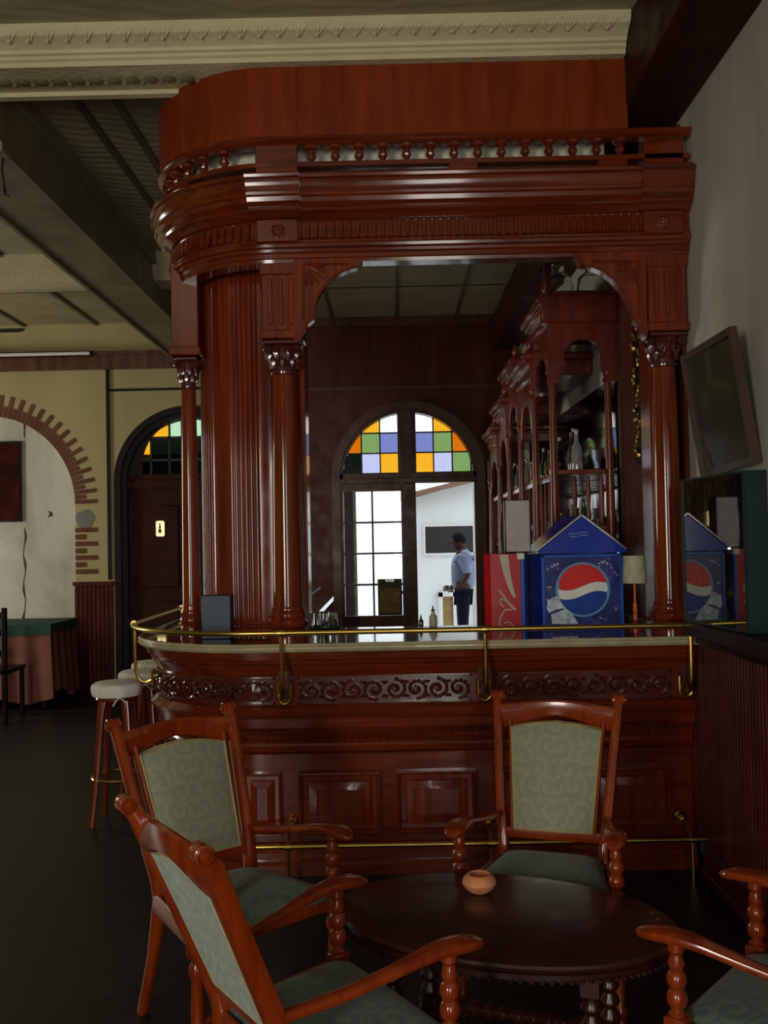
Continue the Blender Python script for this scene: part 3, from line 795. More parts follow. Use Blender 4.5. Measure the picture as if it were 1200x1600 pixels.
# frieze panels, divided by plain blocks under the rail brackets
xb1, xb2, xb3 = P(445, 1075, 4.6).x, P(757, 1075, 4.6).x, P(1070, 1075, 4.6).x
divs = [s_of_x(xb3), s_of_x(xb2), s_of_x(xb1)]
for i, (sa, sb) in enumerate(((divs[0]+.06, divs[1]-.06), (divs[1]+.06, divs[2]-.06), (divs[2]+.05, L1+L2*.98), (L1+L2+.06, L1+L2+1.0))):
    m_ = MB()
    pbox(m_, sa, sb, .036, .043, .812, .94) if i < 2 else sweep(m_, [(.036, .812), (.043, .812), (.043, .94), (.036, .94)], sa, sb)
    for za, zb2 in ((.812, .820), (.932, .940)): sweep(m_, [(.04, za), (.052, za), (.052, zb2), (.04, zb2)], sa, sb)
    for q in (sa, sb-.008): pbox(m_, q, q+.008, .04, .052, .812, .94)
    scrolls(m_, sa+.012, sb-.012 if i != 2 else sb-.012, .824, .928, .043, i)
    if i == 2:
        sr = sa+.10; c_ = bp(sr, .045, .876)
        m_.lathe([(.048, 0), (.048, .008), (.042, .014), (.038, .010), (.0, .018)], c_, 24, bp(sr, 1, 0)-bp(sr, 0, 0))
    bput(m_, 'carved_frieze', 'mahogany_carved')
# bracket backing blocks (shield shaped)
for s in divs:
    m_ = MB()
    shp = [(-.028, -.07), (-.034, -.03), (-.02, 0), (-.034, .04), (-.03, .075), (0, .085), (.03, .075), (.034, .04), (.02, 0), (.034, -.03), (.028, -.07), (0, -.085)]
    m_.prism(shp, lambda a, b: bp(s+a, .04, .895+b), lambda a, b: bp(s+a, .066, .895+b))
    bput(m_, 'bracket_block', 'mahogany_carved')
# row of lozenge buds in the cove
m_ = MB(); s = .12
while s < L1+L2:
    m_.lathe([(.011, 0), (.009, .012), (.0, .018)], bp(s, .03, .672), 6, bp(s, 1, 0.4)-bp(s, 0, 0)); m_.lathe([(.006, 0), (.005, .012), (.0, .018)], bp(s, .02, .64), 6, bp(s, 1, 0)-bp(s, 0, 0)); s += .034
bput(m_, 'bud_moulding', 'mahogany_carved')
# raised panels
def raised(s0, s1, z0, z1):
    m_ = MB(); c = -.02
    def rg(i, o_): return [bp(s0+i, o_, z0+i), bp(s1-i, o_, z0+i), bp(s1-i, o_, z1-i), bp(s0+i, o_, z1-i)]
    steps = [(0, c), (0, c+.03), (.008, c+.034), (.014, c+.028), (.020, c+.006), (.044, c+.004), (.048, c+.015), (.085, c+.0235), (.089, c+.020)]
    k = min(1, (s1-s0)/.24)
    m_.loft([rg(i*k, o_) for i, o_ in steps])
    return m_
for (xa_, xb__) in ((468, 595), (620, 745), (772, 898), (922, 1046)):
    A_, B_ = P(xa_, 1250, 4.68), P(xb__, 1250, 4.68)
    bput(raised(s_of_x(B_.x), s_of_x(A_.x), P(600, 1300, 4.68).z, P(600, 1204, 4.68).z), 'raised_panel', 'mahogany', smooth=20)
sA = s_of_x(P(441, 1250, 4.68).x)
for k in range(5):
    s0_ = sA+k*.255
    bput(raised(s0_, s0_+.19, P(600, 1300, 4.68).z, P(600, 1204, 4.68).z), 'raised_panel', 'mahogany', smooth=20)
# plinth kick board step
m_ = MB(); sweep(m_, [(-.02, .0), (.06, .0), (.06, .05), (.045, .065), (-.02, .065)], E0, SEND); bput(m_, 'plinth', 'mahogany_rail')

# worktop
E0 = 0.004
top = empty('bar_countertop', (0, FY, 1.065), 0, 'polished dark countertop with a cream edge curving round the bar', 'countertop')
out = [bp(s, .132, 0) for s in breaks(E0, SEND)]
poly = [(v.x, v.y) for v in out]+[(-.50, YE), (-.50, 5.32), (XW-.004, 5.32)]
m_ = MB().prism(poly, lambda a, b: (a, b, 1.072), lambda a, b: (a, b, 1.108))
m, nt, b = nodes('counter_stone'); setv(b, Roughness=0.09, Coat_Weight=0.6)
nt.links.new(ramp(nt, noise(nt, coords(nt), 7, 5), [(0.35, (0.035, 0.030, 0.022)), (0.65, (0.09, 0.075, 0.05))]), b.inputs['Base Color'])
put(m_, 'slab', 'counter_stone', top, 30)
m_ = MB(); sweep(m_, [(.126, 1.068), (.142, 1.070), (.149, 1.080), (.143, 1.086), (.143, 1.092), (.148, 1.098), (.142, 1.109), (.126, 1.110)], E0, SEND)
put(m_, 'edge_strip', 'cream_edge', top)
# inner carcass of the counter (bartender's side)
m_ = MB().box(-.45, XW-.01, 4.80, 5.25, 0, 1.06); bput(m_, 'cupboard_back', 'panelling')

# ------------------------------------------------------------------ brass hand rail
rail = empty('hand_rail', (0, 4.4, 1.17), 0, 'brass hand rail running in front of the countertop edge', 'rail')
pts = [bp(s, .172, 1.164) for s in breaks(.02, SEND-1.0, .04)]
put(MB().tube(pts, .0125, 12), 'rail_tube', 'brass', rail)
hs = [divs[0], divs[1], divs[2], L1+L2*.93, L1+L2+1.1]
for k, s in enumerate(hs):
    m_ = MB()
    path = [(.24, 1.185), (.24, 1.12), (.24, .93), (.238, .885), (.22, .855), (.19, .842), (.15, .848), (.115, .87), (.075, .90)]
    path2 = [(.172, 1.155), (.172, 1.10), (.171, 1.0), (.168, .92), (.160, .88), (.140, .855), (.115, .85), (.088, .862), (.062, .89)]
    m_.tube([bp(s, o_, z) for o_, z in path2], .0095, 8)
    m_.lathe([(.018, -.018), (.02, 0), (.018, .018)], bp(s, .172, 1.164), 12, bp(s+.1, .172, 0)-bp(s, .172, 0))
    # horseshoe plate
    hp = []
    for i in range(15):
        a = PI+PI*i/14; hp.append((.029*math.cos(a), .852+.034*math.sin(a)))
    hp = [(-.029, .915)]+hp+[(.029, .915)]
    m_.tube([bp(s+a, .078, b) for a, b in hp], .0085, 8)
    o = put(m_, 'rail_bracket', 'brass', rail)
# foot rail
fr = empty('foot_rail', (0, 4.4, 0), 0, 'low brass foot rail along the foot of the bar', 'rail')
zf = .185
put(MB().tube([bp(s, .20, zf) for s in breaks(.05, L1+.45, .04)], .011, 10), 'rail_tube', 'brass', fr)
for x_ in (457, 762, 1062):
    s = s_of_x(P(x_, 1300, 4.66).x)
    m_ = MB().lathe([(.026, 0), (.026, .008), (.018, .014), (.012, .03), (.02, .04), (.022, .05), (.012, .062), (0, .064)], bp(s, -.0, .235), 16, (0, -1, 0))
    m_.tube([bp(s, .04, .235), bp(s, .15, .23), bp(s, .20, zf)], .007, 8)
    m_.lathe([(.016, -.016), (.016, .016)], bp(s, .20, zf), 12, (1, 0, 0)); m_.tube([bp(s, .20, zf), bp(s, .20, .0)], .008, 8)
    put(m_, 'rail_support', 'brass', fr)

# ------------------------------------------------------------------ canopy above the bar
can = empty('bar_canopy', (0, FY, 2.9), 0, 'tall curved mahogany canopy with cornice and open balustrade over the bar', 'canopy')
def cput(mb, name, mat='mahogany_rail', parent=can, smooth=28): return put(mb, name, mat, parent, smooth)
FX, RC = -.53, .57; CX, CY = FX, FY+RC; L1 = XW-FX; L2 = RC*PI/2      # the canopy's corner is a little tighter
SC2 = L1+L2+1.6
m_ = MB(); sweep(m_, [(.06, 3.53), (.115, 3.53), (.115, 3.868), (.06, 3.868)], E0+.30, L1+L2); 
cput(m_, 'fascia_board', 'veneer')
m_ = MB(); sweep(m_, [(.04, 3.495), (.10, 3.495), (.115, 3.505), (.125, 3.515), (.122, 3.53), (.09, 3.535), (.04, 3.535)], E0, SC2); cput(m_, 'top_moulding')
# baluster zone
zb0, zb1 = 3.402, 3.495
m_ = MB(); sweep(m_, [(-.09, 3.352), (-.06, 3.352), (-.06, 3.66), (-.09, 3.66)], .38, L1+L2*.86); cput(m_, 'added_board', 'pale_board')  # added pale board that catches light as the bright patches between balusters
m_ = MB(); sweep(m_, [(.03, zb0-.012), (.10, zb0-.012), (.10, zb0+.010), (.03, zb0+.010)], E0, SC2); cput(m_, 'balustrade_rail')
def baluster(s):
    k = (zb1-zb0)/.11
    pr = [(.018, .010), (.020, .016), (.012, .02), (.010, .030), (.016, .045), (.018, .055), (.013, .072), (.010, .082), (.018, .088), (.026, .096), (.030, .108)]
    m_ = MB().lathe([(a*1.35, zb0+c*k) for a, c in pr], bp(s, .065, 0), 10); return m_
xs_ = [x for x in range(450, 1000, 37)]
ss = [s_of_x(P(x, 235, 4.6).x) for x in xs_]
step = ss[0]-ss[1]
for s in ss[1:]: cput(baluster(s), 'baluster')
s_ = ss[0]+.24+step*.5
for k in range(12):
    cput(baluster(s_+k*step), 'baluster')
# solid pier blocks across the balustrade & frieze
xpl = P(433, 235, 4.6).x; xpr = P(1032, 235, 4.6).x
def rosette(m_, s, off, z, r_=.03):
    ax = bp(s, 1, 0)-bp(s, 0, 0)
    m_.lathe([(r_, 0), (r_, .006), (r_*.8, .010), (r_*.72, .004)], bp(s, off, z), 18, ax)
    for k in range(8):
        a = k*PI/4; c = bp(s+math.cos(a)*r_*.5, off, z+math.sin(a)*r_*.5); m_.lathe([(r_*.24, 0), (r_*.2, .008), (0, .011)], c, 6, ax)
    m_.lathe([(r_*.25, 0), (r_*.22, .012), (0, .016)], bp(s, off, z), 8, ax)
for xq in (xpl, xpr):
    s = s_of_x(xq); m_ = MB()
    pbox(m_, s-.10, s+.09, .0, .10, 3.352, 3.50, .004)
    cput(m_, 'pier_block')
for s in (s_of_x(P(723, 255, 4.6).x), s_of_x(P(955, 255, 4.6).x), L1+.5): m_ = MB(); pbox(m_, s-.07, s+.07, .03, .10, 3.352, zb0-.01, .003); cput(m_, 'spacer_block')
# cornice
m_ = MB()
prof = [(-.05, 3.352), (.06, 3.352), (.06, 3.345), (.165, 3.335), (.175, 3.325), (.172, 3.312), (.16, 3.305), (.158, 3.285), (.148, 3.262), (.142, 3.252), (.150, 3.246),
        (.148, 3.236), (.138, 3.228), (.132, 3.208), (.112, 3.190), (.118, 3.183), (.112, 3.172), (.085, 3.160), (.075, 3.150), (.066, 3.145), (-.05, 3.145)]
sweep(m_, prof, E0, SC2)
cput(m_, 'cornice', smooth=25)
# stepped breaks of the cornice above the columns
for xq in (xpl, xpr):
    s = s_of_x(xq); m_ = MB()
    wdt = .115
    rg = lambda i: [(o_+.018 if o_ > 0 else o_, z) for o_, z in prof]
    sa, sb = max(E0, s-wdt), s+wdt
    m_.loft([[bp(q, o_+(.016 if o_ > 0 else 0), z+.002) for o_, z in prof] for q in (sa, sb)])
    cput(m_, 'cornice_break', smooth=25)
# open light gap strip under the balustrade rail kept by thin spacer blocks
# frieze with reeds
m_ = MB(); sweep(m_, [(-.05, 3.03), (.058, 3.03), (.060, 3.045), (.050, 3.06), (.044, 3.14), (.05, 3.15), (-.05, 3.15)], E0, SC2)
s = .24
stp = .0402
def reed(m_, s):
    v = []
    for k, z in enumerate((3.050, 3.075, 3.13, 3.138)):
        w_ = (.010, .013, .013, .008)[k]; o_ = (.075, .068, .062, .05)[k]
        v.append([bp(s-w_, .04, z), bp(s-w_*.6, o_, z), bp(s+w_*.6, o_, z), bp(s+w_, .04, z)])
    m_.loft(v)
while s < L1+L2+.8:
    if not any(abs(s-s_of_x(q)) < .1 for q in (xpl, xpr)): reed(m_, s)
    s += stp
cput(m_, 'reeded_frieze')
for xq in (xpl, xpr):
    s = s_of_x(xq); m_ = MB(); pbox(m_, s-.095, s+.095, .0, .078, 3.035, 3.145, .004); rosette(m_, s, .078, 3.088, .034); cput(m_, 'rosette_block')
# architrave
m_ = MB(); prof = [(-.06, 2.945), (.03, 2.945), (.034, 2.96), (.04, 2.965), (.04, 2.985), (.05, 2.992), (.052, 3.005), (.066, 3.012), (.07, 3.025), (.066, 3.034), (-.06, 3.034)]
sweep(m_, prof, E0, SC2); cput(m_, 'architrave', smooth=25)
# spandrel brackets
def spandrel(ptsL, name):
    y0_, y1_ = 4.625, 4.70
    q = [P(x, y, 4.625) for x, y in ptsL]
    m_ = MB().prism([(v.x, v.z) for v in q], lambda a, b: (a, y0_, b), lambda a, b: (a, y1_, b))
    return m_
SL = [(459, 398), (576, 398), (566, 408), (560, 417), (548, 419), (530, 427), (514, 438), (503, 451), (495, 466), (491, 482), (490, 498), (480, 506), (476, 520), (470, 532), (459, 532)]
SR = [(1009, 392), (892, 394), (902, 404), (908, 413), (922, 415), (942, 424), (958, 436), (971, 451), (981, 468), (988, 486), (991, 500), (1000, 508), (1004, 520), (1010, 528), (1012, 528)]
for S_, sg in ((SL, 1), (SR, -1)):
    m_ = spandrel(S_, '')
    rim = [P(x, y, 4.618) for x, y in S_[3:13]]; m_.tube(rim, .006, 6)
    c0 = P(*( (474, 412) if sg > 0 else (998, 408)), 4.618)
    e1 = P(*((545, 412) if sg > 0 else (925, 408)), 4.618); e2 = P(*((474, 500) if sg > 0 else (998, 496)), 4.618)
    m_.tube([e1, c0, e2], .005, 6)
    for k in range(6):     # fan of leaves
        a = -.15-k*.26; L = .16-.012*abs(k-2.5)
        d_ = Vector((sg*math.cos(a), 0, math.sin(a)))
        m_.tube([c0+d_*.04, c0+d_*.09+Vector((0, -.006, 0)), c0+d_*L*.8], [.003, .007, .002], 6)
    cput(m_, 'spandrel_bracket', 'mahogany')
# thin inner jamb strips
for x_, nm in ((475, 'l'), (1017, 'r')):
    q = P(x_, 700, 4.86)
    m_ = MB().box(q.x-.016, q.x+.016, 4.80, 4.98, 1.109, 2.60, .003); cput(m_, 'jamb_strip', 'mahogany')
# tube lamp behind the architrave
t = empty('fluorescent_lamp', (0.4, 4.85, 2.96), 0, 'unlit fluorescent tube with cream end holders under the canopy beam', 'lamp')
a_, b_ = P(588, 405.5, 4.87), P(872, 400, 4.87)
put(MB().tube([a_, b_], .016, 10), 'tube', 'tube_reddened', t)
for x_, y_ in ((577, 406), (874, 400)):
    q = P(x_, y_, 4.865); put(MB().box(q.x-.027, q.x+.027, 4.84, 4.89, q.z-.018, q.z+.018, .005).box(q.x-.008, q.x-.002, 4.835, 4.84, q.z-.012, q.z+.012), 'end_holder', 'holder_cream', t)
q = P(720, 400, 4.9); put(MB().box(a_.x-.05, b_.x+.05, 4.90, 4.95, q.z-.01, q.z+.05), 'batten', 'black_wood', t)
# lintel back board so the canopy has a solid inside
m_ = MB().box(-.55, XW-.01, 4.72, 4.80, 2.99, 3.14); cput(m_, 'inner_lintel', 'panelling')

# ------------------------------------------------------------------ columns
def col_parts(root, z0, z1, rb=.074, rt=.058, leafy=True, blk=(.105, 2.945)):
    H = z1-z0; capz = z1-.165
    sh = [(rb*1.32, 0), (rb*1.32, .022), (rb*1.2, .03), (rb*1.22, .045), (rb*1.12, .055), (rb*1.3, .075), (rb*1.3, .092), (rb*1.12, .105), (rb*1.18, .118), (rb*1.18, .128), (rb*1.06, .14), (rb*1.1, .15), (rb*1.02, .165)]
    MB().lathe(sh, (0, 0, z0), 32).build('base', 'mahogany', root)
    h = capz-z0
    pr = [(rb, .165)]+[(rb+(rt-rb)*((k/8)**1.3), .165+(h-.165)*k/8) for k in range(1, 9)]
    MB().lathe(pr, (0, 0, z0), 32).build('shaft', 'mahogany', root)
    m_ = MB().lathe([(rt, 0), (rt*1.2, .004), (rt*1.22, .014), (rt*1.02, .02), (rt, .04), (rt*1.12, .045), (rt*1.02, .055), (rt*1.06, .08), (rt*1.3, .125), (rt*1.5, .14), (rt*1.25, .145)], (0, 0, capz), 24)
    a_ = rt*1.62
    m_.box(-a_, a_, -a_, a_, z1-.022, z1, .006)
    for ring, (zz, rr, L, nn) in enumerate(((.055, rt*1.05, .05, 8), (.09, rt*1.15, .05, 8))):
        for k in range(nn):
            a = (k+.5*ring)*2*PI/nn; c, s_ = math.cos(a), math.sin(a)
            m_.tube([(c*rr, s_*rr, capz+zz-.02), (c*rr*1.08, s_*rr*1.08, capz+zz+.01), (c*rr*1.28, s_*rr*1.28, capz+zz+.026), (c*rr*1.36, s_*rr*1.36, capz+zz+.012)], [.012, .016, .010, .004], 6)
    for k in range(4):       # corner volutes
        a = PI/4+k*PI/2; c, s_ = math.cos(a), math.sin(a); rr = rt*1.75
        m_.lathe([(.020, -.010), (.022, 0), (.020, .010)], (c*rr, s_*rr, z1-.040), 12, (-s_, c, 0))
    m_.build('capital', 'mahogany_carved', root)
ZCT = 1.108
cfl = P(447, 760, 4.74); cr = P(1042, 760, 4.74); cl = P(297, 770, 5.02)
zcap = 2.575
proto = empty('bar_column', (cfl.x, 4.74, 0), 0, 'front left bar column, turned mahogany with a leafy capital', 'column')
col_parts(proto, ZCT, zcap)
c2 = copy_tree(proto); c2.location = (cr.x, 4.74, 0); c2['label'] = 'mahogany bar column by the right wall, beside the dark glass case'
c3 = empty('bar_column', (cl.x, 5.02, 0), 0, 'slimmer mahogany column at the far left curve of the bar', 'column')
col_parts(c3, ZCT, P(290, 560, 5.02).z, .047, .037)
for o_ in (proto, c2, c3): o_['group'] = 'mahogany columns standing on the bar counter'
# piers above the capitals (part of the canopy)
for c_, hw, y0_, zt in ((cfl, .092, 4.74, zcap), (cr, .092, 4.74, zcap), (cl, .070, 5.02, P(290, 560, 5.02).z)):
    m_ = MB().box(c_.x-hw, c_.x+hw, y0_-hw*1.05, y0_+hw, zt+.001, 2.955 if y0_ < 4.8 else 3.05, .004)
    for x_ in (-.04, 0, .04):
        if y0_ < 4.8: m_.box(c_.x+x_*1.3-.012, c_.x+x_*1.3+.012, y0_-hw*1.05-.008, y0_-hw, zt+.07, 2.87, .004)
    m_.box(c_.x-hw-.012, c_.x+hw+.012, y0_-hw*1.05-.012, y0_+hw, zt+.001, zt+.045, .006)
    if y0_ < 4.8: m_.box(c_.x-hw-.008, c_.x+hw+.008, y0_-hw*1.05-.01, y0_+hw, 2.89, 2.955, .005)
    cput(m_, 'pier', 'mahogany')
# flat pilasters behind front columns
for x0_, x1_, y_ in ((422, 479, 4.93), (1010, 1074, 4.93)):
    a_, b_ = P(x0_, 750, y_), P(x1_, 750, y_); pp = empty('pilaster', ((a_.x+b_.x)/2, y_, ZCT), 0,
        'flat pilaster board behind the front left bar column' if x0_ < 500 else 'flat pilaster board behind the right bar column', 'pilaster')
    put(MB().box(a_.x, b_.x, y_, y_+.05, ZCT+.001, 2.94, .003).box(a_.x+.02, b_.x-.02, y_-.008, y_, 1.2, 2.5, .003), 'board', 'mahogany', pp)

# curved fluted pier between the two left columns
CX, CY = -.65, 5.26
pr_ = empty('curved_pier', (-.65, 5.3, ZCT), 0, 'broad curved mahogany pier with fluted edges between the two left columns', 'pier')
rp = .375; n = 420; ring = []
a0, a1 = -R(8), R(100)    # angle from -Y towards -X
outl = []
for i in range(n+1):
    a = a0+(a1-a0)*i/n
    deg = math.degrees(a)
    fl = 0
    if 2 < deg < 26 or 44 < deg < 90: fl = -.010*(1-abs(math.cos(deg*PI/4.4)))
    rr = rp+fl
    outl.append((CX-rr*math.sin(a), CY-rr*math.cos(a)))
inn = [(CX-(rp-.05)*math.sin(a0+(a1-a0)*i/20), CY-(rp-.05)*math.cos(a0+(a1-a0)*i/20)) for i in range(20, -1, -1)]
m_ = MB().prism(outl+inn, lambda a, b: (a, b, ZCT+.001), lambda a, b: (a, b, 3.14))
put(m_, 'fluted_shell', 'mahogany', pr_, 30)
m_ = MB()
arcp = lambda rr, z: [(CX-rr*math.sin(a0+(a1-a0)*i/24), CY-rr*math.cos(a0+(a1-a0)*i/24), z) for i in range(25)]
m_.tube(arcp(rp+.005, ZCT+.03), .02, 8); m_.tube(arcp(rp+.005, ZCT+.07), .012, 8)
put(m_, 'base_moulding', 'mahogany', pr_)

# ------------------------------------------------------------------ things on the bar counter
# blue box
a_, b_ = P(314, 931, 4.82), P(357, 985, 4.82)
o = tag(MB().box(a_.x, b_.x+.012, 4.82, 4.895, ZCT+.001, a_.z, .004).build('menu_box', 'blue_box'), 'plain blue grey upright box standing on the counter between the left columns', 'box')
recentre(o)
# soda cooler
py = 4.93
a_, b_ = P(845, 864, py), P(975, 978, py)
x0, x1, zt = a_.x, b_.x, a_.z
root = empty('drinks_cooler', ((x0+x1)/2, py+.15, ZCT), 0, 'blue drinks cooler with pitched roof and red, white and blue globe logo', 'cooler')
dep = .30; sh_ = .085   # body slightly turned: left side visible
m_ = MB().prism([(x0, py), (x1, py), (x1, py+dep), (x0-sh_*.6, py+dep)], lambda a, b: (a, b, ZCT+.001), lambda a, b: (a, b, zt-.01)); put(m_, 'body', 'soda_blue', root)
pk = P(908, 806, py); ev0, ev1 = P(838, 862, py), P(977, 858, py)
m_ = MB()
m_.prism([(ev0.x, ev0.z-.012), (ev1.x, ev0.z-.012), (ev1.x, ev1.z), (pk.x+.02, pk.z), (pk.x-.02, pk.z), (ev0.x, ev0.z)], lambda a, b: (a, py-.015, b), lambda a, b: (a-.02, py+dep+.01, b))
rf = put(m_, 'roof', 'soda_blue', root)
m_ = MB()
for p_, q_ in ((ev0, pk), (pk, ev1)):
    m_.bar([(p_.x, py-.017, p_.z+.004), (q_.x, py-.017, q_.z+.004)], .016, .014, (0, 1, 0))
m_.bar([(ev0.x, py-.017, ev0.z-.004), (ev0.x-.02, py+dep, ev0.z-.004)], .012, .012, (0, 0, 1))
put(m_, 'roof_edging', 'chrome', rf)
zz1 = P(900, 871, py).z; zz0 = P(900, 976, py).z; fx0, fx1 = P(851, 900, py).x, P(968, 900, py).x
put(MB().box(fx0, fx1, py-.006, py, ZCT+.012, zz1), 'print_panel', 'soda_print', root)
m_ = MB().box(x0, fx0, py-.012, py, ZCT+.001, zt-.012, .003).box(fx1, x1, py-.012, py, ZCT+.001, zt-.012, .003).box(x0, x1, py-.012, py, zz1, zt-.011, .003)
put(m_, 'front_frame', 'soda_edge', root)
gc = P(910, 921, py); gr = P(950, 921, py).x-gc.x
lg = MB().lathe([(gr*1.07, 0), (gr*1.07, .003), (0, .003)], (gc.x, py-.006, gc.z), 40, (0, -1, 0)); logo = put(lg, 'globe_logo', 'logo_rim', root)
def wave(x, o_): return o_+.16*gr*math.sin(x/gr*2.6)
up = [(gr*math.cos(a), gr*math.sin(a)) for a in [PI*i/30 for i in range(31)]]
def disc_part(top, lo, mat, nm):
    n_ = 28; T = []; B = []
    for i in range(n_+1):
        x = -gr*.985+gr*1.97*i/n_; c = math.sqrt(max(0, (gr*.985)**2-x*x))
        T.append((x, min(c, wave(x, top)) if top is not None else c)); B.append((x, max(-c, wave(x, lo)) if lo is not None else -c))
    T2, B2 = [], []
    for t2, b2 in zip(T, B):
        if t2[1] >= b2[1]: T2.append(t2); B2.append(b2)
    poly = B2+T2[::-1]
    put(MB().prism(poly, lambda a, b: (gc.x+a, py-.0125, gc.z+b), lambda a, b: (gc.x+a, py-.009, gc.z+b)), nm, mat, logo, 0)
disc_part(None, gr*.14, 'logo_red', 'red_cap'); disc_part(gr*.13, -gr*.22, 'logo_white', 'white_wave'); disc_part(-gr*.23, None, 'logo_blue', 'blue_bowl')
# printed ice splashes and bottle neck
m_ = MB(); rnd = random.Random(3)
for cx_, cy_, n_, sp_ in ((868, 884, 8, 8), (945, 880, 12, 14), (962, 895, 7, 7), (856, 920, 5, 6), (855, 940, 6, 6), (965, 950, 6, 8), (942, 968, 7, 7), (851, 890, 4, 5), (852, 968, 3, 4)):
    for k in range(n_):
        q = P(cx_+rnd.uniform(-sp_, sp_), cy_+rnd.uniform(-sp_*.6, sp_*.6), py-.007); r_ = rnd.uniform(.003, .0075)
        if not (fx0+.01 < q.x < fx1-.01): continue
        pl = [(q.x+r_*math.cos(t_)*rnd.uniform(.5, 1.1), q.z+r_*math.sin(t_)*rnd.uniform(.4, 1)) for t_ in [j*PI/3 for j in range(6)]]
        m_.prism(pl, lambda a, b: (a, py-.0075, b), lambda a, b: (a, py-.006, b))
put(m_, 'ice_print', 'ice', root, 0)
m_ = MB()
def pp(pts, d=.009):
    q = [P(x, y, py-.01) for x, y in pts]; m_.prism([(v.x, v.z) for v in q], lambda a, b: (a, py-d-.002, b), lambda a, b: (a, py-.006, b))
pp([(857, 938), (866, 932), (880, 933), (887, 941), (884, 950), (870, 952), (858, 958), (854, 950)]); pp([(861, 960), (885, 951), (895, 960), (904, 975), (863, 975)])
put(m_, 'bottle_print', 'ice', root, 0)
m_ = MB()
for k in range(3):
    q = [P(889+i*4.4, 833+k*2.2+1.6*math.sin(i*.9), py-.02) for i in range(8)]
    if k != 1: m_.tube([(v.x, py-.016, v.z) for v in q], .0014, 4)
put(m_, 'roof_lettering', 'ice', root, 0)
# cola cooler
cy0 = 4.97
a_, b_ = P(766, 866, cy0), P(816, 985, cy0)
croot = empty('drinks_cooler', ((a_.x+b_.x)/2, cy0+.12, ZCT), 0, 'red drinks cooler with white ribbon stripe left of the blue cooler', 'cooler')
xs0 = P(757, 900, cy0).x; zt2 = a_.z
put(MB().prism([(a_.x, cy0), (b_.x-.0, cy0), (b_.x, cy0+.22), (xs0+.04, cy0+.24), (xs0, cy0+.02)], lambda a, b: (a, b, ZCT+.001), lambda a, b: (a, b, zt2)), 'body', 'cola_red', croot, 20)
m_ = MB(); L_ = [(780, 867), (785, 890), (790, 907), (796, 923), (801, 932)]; R_ = [(794, 867), (796, 887), (799, 905), (803, 922), (806, 934)]
q = [P(x, y, cy0) for x, y in L_+R_[::-1]]; m_.prism([(v.x, v.z) for v in q], lambda a, b: (a, cy0-.003, b), lambda a, b: (a, cy0, b)); put(m_, 'ribbon_stripe', 'cola_cream', croot, 0)
m_ = MB()
def stroke(pts, w=.004):
    q = [P(x, y, cy0) for x, y in pts]; 
    # smooth
    out_ = []
    for i in range(len(q)-1):
        p0 = q[max(0, i-1)]; p1 = q[i]; p2 = q[i+1]; p3 = q[min(len(q)-1, i+2)]
        for k in range(6):
            t_ = k/6; out_.append(0.5*((2*p1)+(-p0+p2)*t_+(2*p0-5*p1+4*p2-p3)*t_*t_+(-p0+3*p1-3*p2+p3)*t_**3))
    out_.append(q[-1]); m_.tube([(v.x, cy0-.002, v.z) for v in out_], w, 6)
stroke([(779, 922), (786, 930), (794, 941), (803, 950), (806, 953)], .006); stroke([(781, 935), (789, 938), (796, 945), (803, 952)], .005)
stroke([(800, 953), (790, 953), (783, 963), (781, 975), (785, 984)], .005); stroke([(787, 974), (795, 972), (802, 978), (804, 984)], .004); stroke([(783, 934), (782, 943), (788, 948)], .004)
put(m_, 'script_lettering', 'cola_cream', croot)
a3, b3 = P(816, 868, 5.0), P(826, 980, 5.0)
put(MB().box(b_.x-.002, b_.x+.018, cy0-.004, cy0+.03, ZCT+.001, zt2-.02, .003), 'blue_side_strip', 'soda_edge', croot)
put(MB().box(b_.x-.018, b_.x+.02, cy0-.006, cy0+.05, zt2-.03, zt2+.003, .004), 'corner_cap', 'white_cloth', croot)
# grey panel box standing on the red cooler
a_, b_ = P(788, 781, 5.05), P(830, 861, 5.05)
t = empty('grey_dispenser', ((a_.x+b_.x)/2, 5.08, zt2), 0, 'flat grey metal box with chrome side standing on top of the red cooler', 'dispenser')
put(MB().box(a_.x, b_.x, 5.05, 5.12, zt2+.001, a_.z, .006), 'casing', 'iron', t)
put(MB().box(a_.x+.004, b_.x-.004, 5.042, 5.051, zt2+.008, a_.z-.004, .003), 'front_plate', 'steel_panel', t)
m_ = MB().tube([(a_.x-.012, 5.08, zt2+.01), (a_.x-.02, 5.08, zt2+.08), (a_.x-.018, 5.08, zt2+.17), (a_.x-.008, 5.08, a_.z-.02)], [.010, .006, .006, .004], 8)
put(m_, 'side_handle', 'chrome', t)
# small table lamp
q = P(993, 970, 4.86); s1_, s0_ = P(993, 868, 4.86).z, P(993, 911, 4.86).z
t = empty('table_lamp', (q.x, 4.86, ZCT), 0, 'small cream shaded lamp on an orange and red stem beside the right column', 'lamp')
MB().lathe([(.060, s0_-ZCT), (.061, s0_-ZCT+.002), (.053, s1_-ZCT), (.050, s1_-ZCT)], (0, 0, 0), 28).build('lamp_shade', 'cream_lamp', t)
MB().lathe([(.035, .001), (.035, .008), (.012, .014), (.010, .05), (.013, .055)], (0, 0, 0), 16).build('base', 'candle_red', t)
MB().lathe([(.013, .055), (.010, .09), (.014, .096), (.011, .10), (.011, .135), (.006, .14), (.006, s0_-ZCT)], (0, 0, 0), 16).build('stem', 'candle_orange', t)
